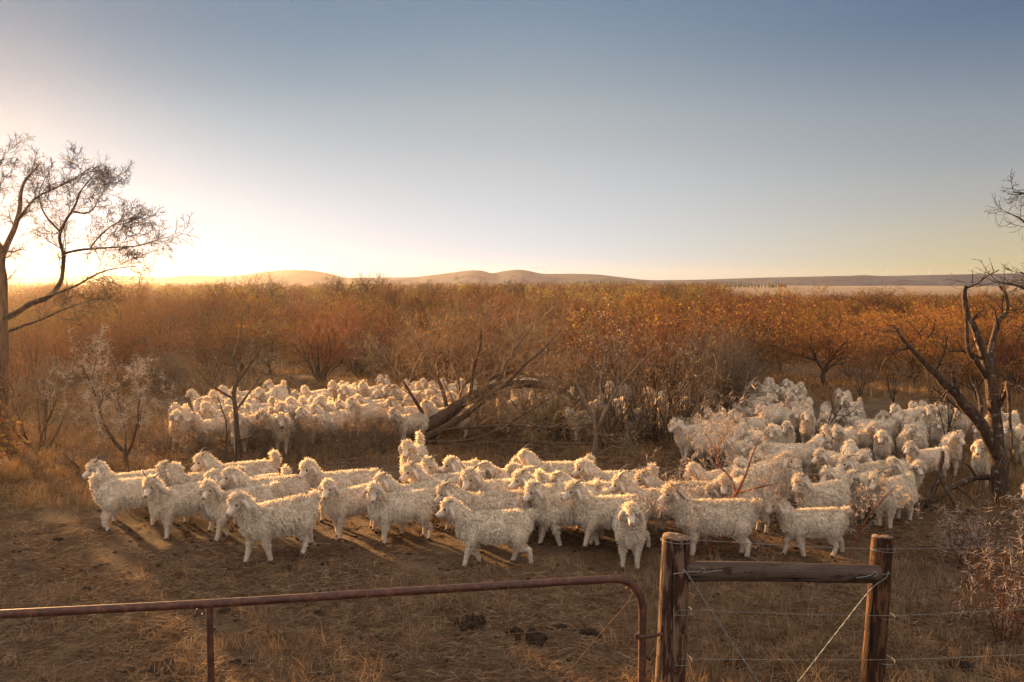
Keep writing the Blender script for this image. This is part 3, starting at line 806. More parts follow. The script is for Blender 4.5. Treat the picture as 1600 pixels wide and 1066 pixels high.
# pale thorn bush behind the gate post
limb_tree('thorn_bush', 'shrub', 'pale dry thorn bush with drooping seed pods behind the gate post', 11.1, [
    [(1108, 868, 0, .028), (1112, 828, 0, .026), (1130, 800, 0, .024), (1150, 772, 0, .021), (1165, 742, 0, .015), (1178, 705, 0, .008), (1190, 680, 0, .004)],
    [(1150, 772, 0, .016), (1140, 745, .2, .014), (1122, 725, .3, .012), (1116, 700, .4, .008), (1100, 675, .5, .004)],
    [(1110, 830, 0, .016), (1090, 800, -.2, .012), (1065, 775, -.3, .009), (1042, 748, -.4, .004)],
    [(1122, 725, .3, .01), (1125, 695, .2, .008), (1140, 672, .1, .004)],
    [(1152, 770, 0, .012), (1185, 762, -.3, .009), (1215, 755, -.4, .004)],
    [(1120, 860, .2, .012), (1150, 840, .1, .010), (1185, 810, 0, .006), (1205, 790, 0, .003)],
    [(1100, 866, .2, .010), (1085, 840, .3, .008), (1070, 815, .4, .004)],
], SPEC_LOOSE, 91, M_TWIG_RED, M_TWIG_SIL, [M_POD, M_LEAF_DRY], 520, .0875, [9, 9, 9, 8, 8, 8, 6], 1, thorn=600, tw=.8, Ls=.8)
limb_tree('leafy_branch', 'shrub', 'leaning twig with clusters of dry leaves behind the dark fence post', 10.9, [
    [(1322, 880, 0, .014), (1335, 850, 0, .013), (1352, 815, -.1, .011), (1375, 785, -.2, .009), (1398, 762, -.3, .004)],
    [(1340, 842, 0, .008), (1338, 810, .2, .006), (1342, 775, .3, .003)],
], SPEC_LOOSE, 93, M_TWIG_RED, M_TWIG_SIL, M_LEAF_DRY, 500, .05, [8, 6], 1, thorn=300, tw=.7, Ls=.55)
limb_tree('bare_sapling', 'sapling', 'thin bare sapling leaning over the open gap in the herd', 17.6, [
    [(1240, 718, 0, .022), (1262, 700, 0, .02), (1290, 672, .1, .016), (1308, 645, .2, .012), (1322, 625, .3, .006)],
    [(1290, 672, .1, .012), (1300, 640, -.2, .009), (1296, 605, -.3, .004)], [(1306, 650, .2, .01), (1326, 648, .4, .007), (1345, 630, .6, .003)]], SPEC_LOOSE, 95, M_TWIG_DARK, M_TWIG_DARK, None, 0, .03, [6, 5, 5], 1, Ls=.7)
for i, (u, v, h, wd, lb) in enumerate([(1395, 652, 105, 80, 'spindly bare sapling behind the big frontal goat of the crowd'), (1460, 668, 130, 70, 'spindly bare sapling in front of the orange lit goats'), (1478, 720, 150, 60, 'thin dark sapling beside the leaning dead limb'), (1340, 640, 85, 90, 'small bare bush at the back of the crowd')]):
    bush_at('bare_sapling', lb, u, v, h, wd, 110 + i, 'sapling', spec=SPEC_LOOSE, stems=(3, 4), trunk_h=.4, r0=.014, twig_m=M_TWIG_GREY, trunk_m=M_TWIG_DARK, spread=(8, 40))
bush_at('thorn_tree', 'yellowish thorn tree with a forked trunk at the clearing edge', 1290, 606, 110, 180, 121, 'tree', stems=(4, 6), trunk_h=.6, r0=.05, leaf=[M_LEAF_YE, M_LEAF_OR], nleaf=1500, lsize=.05, tw=1.1)
bush_at('thorn_tree', 'dark trunked thorn tree behind the narrow end of the crowd', 1222, 584, 90, 120, 122, 'tree', stems=(3, 5), trunk_h=1.0, r0=.05, tw=1.1, leaf=M_LEAF_OR, nleaf=500, lsize=.05)
bush_at('thorn_tree', 'wide yellow thorn tree behind the leaning dead limb', 1425, 592, 125, 230, 123, 'tree', stems=(5, 7), trunk_h=.5, r0=.05, leaf=[M_LEAF_YE, M_LEAF_OR], nleaf=2200, lsize=.05, tw=1.1)
bush_at('thorn_tree', 'yellow leafed thorn tree behind the broken trunk tops', 1560, 602, 130, 200, 124, 'tree', stems=(5, 7), trunk_h=.5, r0=.05, leaf=[M_LEAF_YE, M_LEAF_OR], nleaf=2200, lsize=.05, tw=1.1)
for i, (u, v, h, wd, lb) in enumerate([(36, 640, 150, 120, 'thin double stemmed thorn shrub just beyond the big trunk'), (90, 622, 130, 160, 'bare shrub with a leaning limb beyond the silvery thorn bush'), (1040, 640, 150, 190, 'tall leafless thorn shrub behind the dark thicket')]):
    bush_at('thorn_shrub', lb, u, v, h, wd, 130 + i, stems=(3, 4), r0=.03, leaf=M_LEAF_OR, nleaf=400, lsize=.04, tw=1.1)
FWD = [(30, 28, .8), (75, 24, .62), (120, 30, .9), (165, 25, .62), (215, 31, .85), (255, 27, .6), (330, 31, .7), (420, 33, .8), (500, 30, .75), (560, 32, .8), (640, 29, .8), (700, 31, .9), (760, 28.5, .85), (830, 30, .95), (890, 26, .8), (950, 29, 1.0), (1010, 25.5, .85), (1060, 29, 1.0), (1115, 27.5, .9), (1165, 31, .9), (985, 24, .95), (1080, 27, 1.05), (1150, 30, 1.05), (900, 30, 1.0), (560, 36, 1.05), (715, 36, 1.05), (1500, 33, 1.0), (1380, 36, 1.0),
       (1330, 30, .6), (1370, 33, .8), (1430, 29, .65), (1490, 31, .8), (1530, 25.5, .6), (1600, 27, .75), (1650, 24, .7)]
for i, (u, D_, sc) in enumerate(FWD + [(-150, 13.5, .9), (-170, 16.5, 1.0), (-260, 15, 1.1), (-210, 19, 1.0), (-330, 18, 1.1), (-130, 21, .9), (-420, 14, 1.0), (-330, 12, .8)]):  # appended list: unseen bushes added left of the frame to shade the foreground
    ms = (RED, GRY, YEL)[(0, 1, 0, 2)[i % 4] if u < 1060 else (2, 0, 2, 1)[i % 4]]; nm = 'yellow' if ms is YEL else ('grey' if ms is GRY else 'russet')
    plant('thorn_shrub', 'shrub', nm + (' twiggy bush standing forward of the scrub belt beside the big tree' if u < 300 else ' twiggy bush standing forward of the scrub belt just behind the flock' if u < 1200 else ' twiggy bush standing forward of the scrub belt near the dead tree'),
          ms[i % len(ms)], ((u - 800) / FPX * D_, D_, -.03), i * 1.7, (sc * 1.2, sc * 1.1, sc * (.86 + .12 * (i % 3))), nm + ' bushes forward of the scrub belt ' + ('by the big tree' if u < 300 else 'behind the flock' if u < 1200 else 'near the dead tree'))
# long-thorned bush in the near corner
bush_at('thorn_bush', 'low reddish thorn bush with long white thorns nearest the fence wires', 1572, 1012, 225, 190, 141, spec=SPEC_LOOSE, stems=(6, 8), r0=.010, trunk_m=M_TWIG_RED, twig_m=M_TWIG_RED, thorn=900, thL=(.05, .10), thr=.0022, spread=(6, 50), tw=.85)
bush_at('thorn_bush', 'smaller thorn bush with white thorns under the dead tree', 1508, 880, 95, 110, 142, spec=SPEC_LOOSE, stems=(5, 7), r0=.010, trunk_m=M_TWIG_RED, twig_m=M_TWIG_RED, thorn=800, thL=(.05, .10), thr=.0026, spread=(8, 55), tw=.75)
bush_at('thorn_bush', 'dark thorn bush at the very edge behind the long thorned bush', 1625, 930, 170, 130, 143, spec=SPEC_LOOSE, stems=(5, 7), r0=.010, trunk_m=M_TWIG_DARK, twig_m=M_TWIG_DARK, thorn=500, thL=(.05, .10), thr=.0026, spread=(8, 50), tw=.75)

# ------------------------------------------------------------------ goats
import bmesh
_bm = bmesh.new(); bmesh.ops.create_icosphere(_bm, subdivisions=2, radius=1.0)
ICO_V = np.array([tuple(v.co) for v in _bm.verts]); ICO_F = np.array([[v.index for v in f.verts] for f in _bm.faces]); _bm.free()


def V3(*a): return np.array(a, float)


def goat_pose(rg, yaw, alert, gait, tail):
    """key spheres (pos, radius, region, y squash) of an angora goat facing +X; yaw: head turn, radians"""
    ch = []   # chains: list of [(pos, r)], region, squash

    def chain(region, pts, sq=1.0): ch.append((region, [(np.array(p, float), r) for p, r in pts], sq))
    chain('torso', [((.28, 0, .53), .150), ((.19, 0, .52), .178), ((.06, 0, .513), .190), ((-.11, 0, .515), .192), ((-.25, 0, .53), .182), ((-.34, 0, .545), .16)], .92)
    chain('torso', [((.27, 0, .57), .12), ((.0, 0, .575), .11), ((-.33, 0, .595), .115), ((-.39, 0, .56), .115)], 1.0)
    chain('torso', [((.37, 0, .49), .105), ((.30, 0, .45), .12)], .95)
    e = R(alert); a = yaw * .55
    n0 = V3(.31, 0, .575); n1 = n0 + .29 * V3(math.cos(e) * math.cos(a), math.cos(e) * math.sin(a), math.sin(e))
    p = R(rg.uniform(24, 36)); f = V3(math.cos(p) * math.cos(yaw), math.cos(p) * math.sin(yaw), -math.sin(p))
    r = V3(math.sin(yaw), -math.cos(yaw), 0); u = np.cross(r, f)
    H = n1 + f * .045 + V3(0, 0, .03)
    mid = (n0 + n1) / 2 + V3(.02, 0, 0)
    chain('neck', [(n0 + V3(.03, 0, -.07), .135), (n0 + V3(.05, 0, .02), .13), (mid, .108), (n1 - f * .02, .082), (H - f * .02, .07)])
    chain('skull', [(H, .074), (H + f * .06 - u * .008, .063)])
    chain('face', [(H + f * .065 - u * .01, .058), (H + f * .13 - u * .018, .044), (H + f * .18 - u * .024, .036)])
    chain('face', [(H + f * .03 - u * .045, .045), (H + f * .10 - u * .05, .034), (H + f * .165 - u * .048, .026)])
    chain('nose', [(H + f * .198 - u * .022, .029), (H + f * .204 - u * .03, .026)])
    chain('mop', [(H + u * .040 - f * .02, .062), (H + u * .050 + f * .03, .048)])
    for s in (1, -1):
        e0 = H + s * r * .062 + u * .022 - f * .01
        chain('ear', [(e0, .022), (e0 + s * r * .048 - u * .03, .028), (e0 + s * r * .070 - u * .085 + f * .012, .030), (e0 + s * r * .072 - u * .145 + f * .02, .022)], 1.0)
    for k, (fx, sy) in enumerate(((1, 1), (1, -1), (-1, 1), (-1, -1))):
        sw = gait[k]; lift = .0
        if fx > 0: J = [(.255, .42, .085), (.265, .33, .058), (.272, .22, .040), (.272, .12, .032), (.268, .06, .031), (.285, .022, .034)]
        else: J = [(-.30, .43, .125), (-.265, .35, .090), (-.31, .26, .054), (-.385, .20, .038), (-.375, .11, .031), (-.368, .06, .031), (-.35, .022, .034)]
        x0, z0 = J[0][0], J[0][1] + .05; pts = []
        for (x, z, rr) in J:
            c, s_ = math.cos(R(sw)), math.sin(R(sw)); dx, dz = x - x0, z - z0
            pts.append([x0 + c * dx - s_ * dz, z0 + s_ * dx + c * dz, rr])
        fz = pts[-1][1]; tgt = .022 + (.05 if abs(sw) > 14 and rg.random() < .35 else 0); kz = (z0 - tgt) / (z0 - fz)
        yb = .105 if fx > 0 else .10
        pts = [(V3(x, sy * (yb - (.018 if i else .01)), z0 - (z0 - z) * kz), rr) for i, (x, z, rr) in enumerate(pts)]
        chain('uleg', pts[:3]); chain('lleg', pts[2:-1]); chain('hoof', [(pts[-1][0] + V3(0, 0, -.002), pts[-1][1] * .86), (pts[-1][0] + V3(.018, 0, -.004), pts[-1][1] * .7)])
    tz = tail
    chain('tail', [((-.44, 0, .60), .05), ((-.47, 0, .64 + tz * .03), .045), ((-.495, 0, .66 + tz * .10), .04), ((-.475 + .02 * tz, 0, .66 + tz * .16), .03)])
    S = []
    for reg, pts, sq in ch:
        for (p0, r0), (p1, r1) in zip(pts[:-1], pts[1:]):
            n = max(2, int(np.linalg.norm(p1 - p0) / (.35 * min(r0, r1))) + 1)
            for i in range(n):
                q = i / n; S.append((*(p0 + (p1 - p0) * q), r0 + (r1 - r0) * q, sq, reg))
        S.append((*pts[-1][0], pts[-1][1], sq, reg))
    return S, (H, f, u, r)


REGS = ['torso', 'neck', 'skull', 'face', 'nose', 'mop', 'ear', 'uleg', 'lleg', 'hoof', 'tail']
#            length, downward, outward, spread, width, density
LOCK = {'torso': (.054, .95, .30, .25, .0068, 1.0), 'neck': (.048, .85, .34, .3, .0064, 1.1), 'skull': (.016, .5, .5, .4, .005, 1.2), 'face': (.010, .5, .35, .3, .0035, .7),
        'nose': (0, 0, 0, 0, 0, 0), 'mop': (.048, .35, .75, .6, .007, 2.2), 'ear': (.010, .7, .3, .2, .0035, .5), 'uleg': (.028, .85, .34, .3, .006, 1.1),
        'lleg': (.010, .85, .40, .3, .0045, 1.3), 'hoof': (0, 0, 0, 0, 0, 0), 'tail': (.055, .2, .8, .6, .006, 2.2)}


def goat_meshes(seed, yaw, alert=52, gait=(0, 0, 0, 0), tail=.0, horn=0, fleece_len=1.0, nlocks=4300, voxel=.0165, eyes=True):
    rg = random.Random(seed); g = np.random.default_rng(seed)
    S, (H, f, u, r) = goat_pose(rg, yaw, alert, gait, tail)
    A = np.array([s[:5] for s in S]); reg = np.array([REGS.index(s[5]) for s in S])
    sc = np.stack([A[:, 3], A[:, 3] * A[:, 4], A[:, 3]], -1)
    Vv = (ICO_V[None] * sc[:, None, :] + A[:, None, :3]).reshape(-1, 3)
    Ff = (ICO_F[None] + (np.arange(len(A)) * len(ICO_V))[:, None, None]).reshape(-1, 3)
    me0 = MB().add(Vv, None, Ff).build('tmp', M_SKIN)
    ob = bpy.data.objects.new('tmp', me0); COL.objects.link(ob)
    md = ob.modifiers.new('r', 'REMESH'); md.mode = 'VOXEL'; md.voxel_size = voxel
    sm = ob.modifiers.new('s', 'SMOOTH'); sm.factor = .5; sm.iterations = 3
    me = bpy.data.meshes.new_from_object(ob.evaluated_get(bpy.context.evaluated_depsgraph_get()))
    bpy.data.objects.remove(ob); bpy.data.meshes.remove(me0)
    nv = len(me.vertices); co = np.zeros(nv * 3, np.float32); me.vertices.foreach_get('co', co); co = co.reshape(-1, 3).astype(float)
    me.calc_loop_triangles(); nt_ = len(me.loop_triangles); tri = np.zeros(nt_ * 3, np.int32); me.loop_triangles.foreach_get('vertices', tri); tri = tri.reshape(-1, 3)
    np_ = len(me.polygons); pc = np.zeros(np_ * 3, np.float32); me.polygons.foreach_get('center', pc); pc = pc.reshape(-1, 3)

    def region(P):
        out = np.zeros(len(P), int)
        for i in range(0, len(P), 4000):
            d = np.linalg.norm(P[i:i + 4000, None, :] - A[None, :, :3], axis=2) - A[None, :, 3]; out[i:i + 4000] = reg[d.argmin(1)]
        return out
    pr = region(pc.astype(float))
    me.materials.clear()
    for m in (M_SKIN, M_NOSE, M_HOOF): me.materials.append(m)
    me.polygons.foreach_set('material_index', np.where(pr == REGS.index('nose'), 1, np.where(pr == REGS.index('hoof'), 2, 0)).astype(np.int32))
    me.polygons.foreach_set('use_smooth', np.ones(np_, bool)); me.name = 'body'; me.update()
    # fleece
    a, b_, c = co[tri[:, 0]], co[tri[:, 1]], co[tri[:, 2]]; N = np.cross(b_ - a, c - a); ar = np.linalg.norm(N, axis=1)
    tr = region((a + b_ + c) / 3); dens = np.array([LOCK[x][5] for x in REGS])[tr]
    w_ = ar * dens; idx = g.choice(len(tri), nlocks, p=w_ / w_.sum())
    b1, b2 = g.random((2, nlocks)); fl = b1 + b2 > 1; b1[fl], b2[fl] = 1 - b1[fl], 1 - b2[fl]
    P = a[idx] + (b_ - a)[idx] * b1[:, None] + (c - a)[idx] * b2[:, None]; n = norm(N[idx]); rr = tr[idx]
    prm = np.array([LOCK[x][:5] for x in REGS])[rr]
    L = prm[:, 0] * g.uniform(.65, 1.3, nlocks) * fleece_len; dn, ou, spd, wd = prm[:, 1], prm[:, 2], prm[:, 3], prm[:, 4]
    top = np.clip((n[:, 2] - .45) * 2.2, 0, 1) * np.isin(rr, [0, 1, 7])       # along the back the curls stand up
    L *= 1 - .35 * top; dn = dn * (1 - top); ou = ou + .35 * top; spd = spd + .4 * top
    rnd = g.normal(size=(nlocks, 3)) * spd[:, None]
    face_dir = np.where(np.isin(rr, [2, 5])[:, None], f * .35, 0)
    d0 = norm(n * ou[:, None] + V3(0, 0, -1) * dn[:, None] * .45 + rnd * .6 + face_dir); d1 = norm(d0 * .5 + V3(0, 0, -1) * dn[:, None] + n * .10 + rnd)
    side = norm(np.cross(n, d1) + 1e-4); ph = g.uniform(0, 6.28, nlocks); amp = wd * 1.7
    pts = []
    for t in (0, .33, .68, 1.0):
        q = P - n * .008 * (1 - t) + (d0 * (t - .5 * t * t)[None].T if False else d0 * (t * (1 - .5 * t))) * L[:, None] + d1 * (.5 * t * t) * L[:, None]
        q = q + side * (amp * np.sin(ph + t * 7.5))[:, None] + n * (amp * .6 * np.cos(ph + t * 7.5))[:, None]
        pts.append(q)
    PP = np.stack(pts, 1); W = wd * g.uniform(.7, 1.3, nlocks); rad = np.stack([W * .8, W, W * .85, W * .3], 1)
    tw = norm(side[:, None, :] + g.normal(size=(nlocks, 1, 3)) * .55 + g.normal(size=(nlocks, 4, 3)) * .25)
    fb = MB(); ribbons(fb, PP, rad, tw)
    fleece = fb.build('fleece', M_FLEECE)
    horns = []
    if horn:
        for s in (1, -1):
            p = H + u * .062 + s * r * .034 - f * .005; d = u * .8 - f * .55 + s * r * .25; pts = [p]; K = 9; Lh = horn * .85
            for i in range(K):
                d = norm(d - u * .16 - f * .05 + s * r * (.13 if i < 6 else .02)); pts.append(pts[-1] + d * Lh / K)
            hb = MB(); q = np.arange(K + 1) / K
            tubes(hb, np.array(pts), (.0125 * (1 - q) ** .8 + .0025) * (1 + .06 * np.sin(np.arange(K + 1) * 2.6)), 7, 0, cap=True); horns.append(hb.build('horn', M_HORN))
    ey = []
    if eyes:
        for s in (1, -1):
            c = H + f * .075 + u * .014 + s * r * .053; ey.append(MB().add(ICO_V * V3(.016, .016, .016) + c, None, ICO_F).build('eye', M_EYE))
    topz = H + u * .115
    return dict(body=me, fleece=fleece, horn=horns, eye=ey, top=topz)


GAITS = {'s': (2, -3, -2, 3), 'w': (16, -12, -15, 14), 'v': (-14, 17, 13, -16), 'z': (5, -7, 8, -4)}
NEAR, FAR = [], []


# near goats: (u, v) of the top of the head, way the body faces, way the head faces (0 = towards picture left, 90 = towards the viewer), gait, horn length, tail, label
def G(u, v, th, hd, gait='s', horn=0, tail=.3, label='', alert=52, s=1.0): NEAR.append((u, v, th, hd, gait, horn, tail, label, alert, s))


F = 'cream angora goat '
G(143, 719, 2, 6, 's', .34, .2, 'cream angora goat with swept back horns standing ahead of the whole line, looking left', 56)
G(234, 745, 18, 58, 'z', .32, .2, 'cream goat with a sideways horn, chest to the viewer, second along the front line', 54)
G(246, 722, 4, 8, 's', .22, .3, 'rounded head goat right above the second goat of the front line', 48)
G(283, 724, 184, 190, 's', 0, .8, 'goat showing only a fluffy patch between two heads at the left end', 40)
G(312, 714, 3, 12, 's', .30, 1.0, 'horned goat with an upright tail, rearmost at the left end of the line', 46)
G(323, 737, 6, 12, 's', 0, .8, 'goat mostly hidden behind the third front goat, shaggy rump showing', 38)
G(356, 730, 2, 14, 's', 0, .2, 'long backed goat with a drooping ear, in profile behind the small curly front goats', 44)
G(322, 751, 14, 66, 'w', 0, .3, 'goat facing the viewer squeezed between the two foremost goats at the left', 52)
G(366, 773, 26, 42, 'v', 0, .3, 'short curly goat walking left, lowest head of the left cluster', 48)
G(476, 720, 4, 46, 's', 0, .1, 'white goat with tall rounded forehead standing apart behind the gap in the line', 56)
G(510, 750, 34, 72, 'z', 0, .2, 'curly goat just right of the gap, looking at the viewer with ears out', 54)
G(583, 755, 14, 86, 's', 0, .2, 'large pale goat with long ears staring straight at the viewer, mid front line', 54)
G(697, 776, 2, 2, 'w', .12, .1, 'big shaggy goat striding left in full profile, nearest in the middle of the line', 44)
G(587, 736, 12, 22, 's', .26, .2, 'horned goat with its head peeping over the staring goat and the curly goat', 46)
G(634, 689, 78, 74, 's', 0, 1.3, 'goat with a curled raised tail, tallest head, at the root of the toppled tree', 58)
G(641, 727, 10, 28, 's', .32, .2, 'goat with long ears and swept horns below the goat with the raised tail', 50)
G(676, 719, 40, 76, 's', .26, .2, 'horned white faced goat looking at the viewer below the toppled trunk', 52)
G(709, 710, -6, 6, 's', .10, 1.3, 'goat with a curled golden tail held high, behind the middle of the line', 50)
G(731, 735, 6, 66, 's', .38, .8, 'goat with a long hooked horn and flopping ear in the second rank', 48)
G(690, 756, 2, 4, 's', .30, .2, 'grey backed goat walking hidden behind the striding profile goat', 34)
G(748, 722, 20, 40, 's', 0, .2, 'small goat whose back shows between the hooked horn goat and the curled tail goat', 36)
G(789, 722, 10, 24, 's', 0, .2, 'rounded head goat looking left, between the golden tail and the horned rear goat', 50)
G(808, 708, -4, 2, 's', .34, .9, 'horned goat with a long sloping back, highest of the rear rank', 46)
G(905, 720, 2, 8, 's', 0, .8, 'fluffy tailed goat behind the pale sapling stem', 44)
G(808, 736, 6, 16, 's', .26, .3, 'goat with a dark horn and straight profile in the second rank, near the middle', 50)
G(866, 739, 2, 2, 's', .24, .2, 'goat with a reddish horn, only its head and back showing in the crowd', 36)
G(823, 756, 14, 36, 'v', .14, .2, 'brownish goat with a drooping ear walking behind the striding profile goat', 50)
G(891, 753, 10, 22, 'w', .28, .3, 'tall shaggy goat with back swept horns, right half of the front line', 54)
G(962, 745, 2, 2, 's', .46, .3, 'goat with the largest curved dark horn, behind the lone frontal goat', 44)
G(1000, 737, 4, 14, 's', .26, .3, 'goat with a short brown horn behind the largest horned goat', 40)
G(989, 780, 92, 92, 's', 0, .1, 'lone goat with hanging hair walking straight at the viewer beside the gate post', 50)
G(1045, 757, 6, 18, 's', .22, .2, 'goat looking down with a dark horn, partly veiled by the pale thorn bush', 50)
G(1096, 756, 34, 30, 's', 0, .2, 'goat standing inside the twigs of the pale thorn bush, long back showing', 38, .92)
G(1208, 774, 20, 18, 'v', .15, .2, 'white goat walking left alone over the log rail, in full profile', 46, .93)
G(1246, 743, 50, 56, 's', .24, .3, 'horned goat with a brown face right behind the goat over the log rail', 50)
G(1082, 723, 6, 24, 's', 0, .2, 'hunched goat at the left edge of the pale thorn bush', 46)
G(1142, 741, 70, 80, 's', 0, .2, 'goat facing the viewer through the middle of the pale thorn bush', 48)
G(1154, 716, 20, 40, 's', 0, .2, 'woolly headed goat just above the fork of the pale thorn bush', 46)
G(1178, 702, 30, 50, 's', 0, .2, 'goat with tousled crown near the upper twigs of the pale thorn bush', 46)
G(1201, 720, 40, 66, 's', .15, .2, 'frowning goat with heavy fringe beside the pale thorn bush', 46)
G(1236, 706, 236, 190, 's', .12, .4, 'goat turned away with a round white back, behind the frowning goat', 44)
G(1297, 729, 70, 60, 's', 0, .2, 'dark faced goat with wild fringe, beside the big horned goat', 44)
G(1325, 736, 46, 72, 's', .12, .2, 'goat with messy fringe lowering its head beside the dark faced goat', 40)
G(1289, 709, 30, 40, 's', .1, .2, 'goat with its face half hidden behind the dark faced goat', 44)
G(1314, 713, 4, 40, 's', .28, .2, 'goat with a flat dark horn and long white back in the crowd', 42)
G(1366, 738, 64, 60, 's', .42, .2, 'goat with one great curved horn behind the dry leafy twig', 46)
G(1398, 719, 78, 46, 's', .12, .1, 'big white goat with a golden forehead standing over the fallen branch', 54)
G(1430, 720, 150, 110, 's', 0, .2, 'goat half hidden behind the golden forehead goat', 38)
G(1420, 690, 4, 62, 's', .3, .2, 'goat with curled brown horn standing broadside in the open gap', 50)
G(1361, 704, 190, 150, 's', 0, .3, 'fluffy golden headed goat seen from behind, between the gap and the crowd', 44)
G(1315, 684, 268, 262, 's', 0, .8, 'goat seen from behind with a pale round rump in the open gap', 34)
G(1288, 678, 206, 186, 's', .26, .3, 'grey woolly goat with a dark horn turned to the right at the gap', 44)
G(1312, 665, 60, 62, 's', 0, .2, 'golden woolled goat behind the grey horned one, face to the viewer', 48)
G(1353, 673, 80, 82, 's', 0, .2, 'stocky goat facing the viewer in the middle of the open gap', 46)
#G(1344, 662, 262, 230, 's', 0, .3, 'goat turned away right behind the stocky goat', 34)
G(1369, 661, 112, 122, 's', 0, .2, 'goat with a hanging ear between the stocky goat and the tall bright goat', 48)
G(1381, 643, 102, 84, 's', 0, .2, 'tall bright chested goat facing the viewer at the back of the gap', 58)
G(1419, 652, 66, 62, 's', 0, .2, 'goat resting its chin over a neighbour, right of the tall bright goat', 52)
G(1430, 663, 44, 158, 's', .1, .6, 'goat twisting its neck to look right beside the chin resting goat', 54)
G(1449, 632, 92, 84, 's', 0, .1, 'upright goat with a slim neck at the very back beside the dark limb', 60)
G(1468, 653, 86, 86, 's', 0, .1, 'orange lit goat facing the viewer below the upright goat', 56)
#G(1488, 657, 60, 80, 's', .12, .1, 'goat tucked behind the orange lit goat', 46)
G(1501, 674, 96, 136, 'w', .24, .1, 'goat walking forward with head turned right, beside the dead tree', 54)
G(1496, 635, 80, 74, 's', 0, .2, 'pale goat alone behind the leaning dead limb', 56)
G(1530, 690, 70, 78, 'z', 0, .1, 'small goat touching the dead tree trunk, walking to the viewer', 52)
G(1527, 659, 70, 60, 's', 0, .1, 'goat in the fork between the dead trunk and its leaning limb', 52)
G(1580, 660, 66, 60, 's', 0, .2, 'goat just right of the dead trunk, broadside', 46)
G(1600, 672, 80, 84, 's', 0, .2, 'goat at the picture edge beyond the dead trunk, facing the viewer', 48)
G(1612, 655, 20, 30, 's', 0, .2, 'rearmost goat at the picture edge beyond the dead trunk', 44)
G(1606, 752, 40, 50, 's', 0, .1, 'white goat whose face just enters the frame at the edge', 46)
G(1197, 665, 160, 100, 's', 0, .1, 'tall lop eared goat with a smooth white back on the bush side of the crowd', 58)
G(1227, 659, 150, 60, 's', 0, .1, 'goat looking back over the smooth white back of its neighbour', 56)

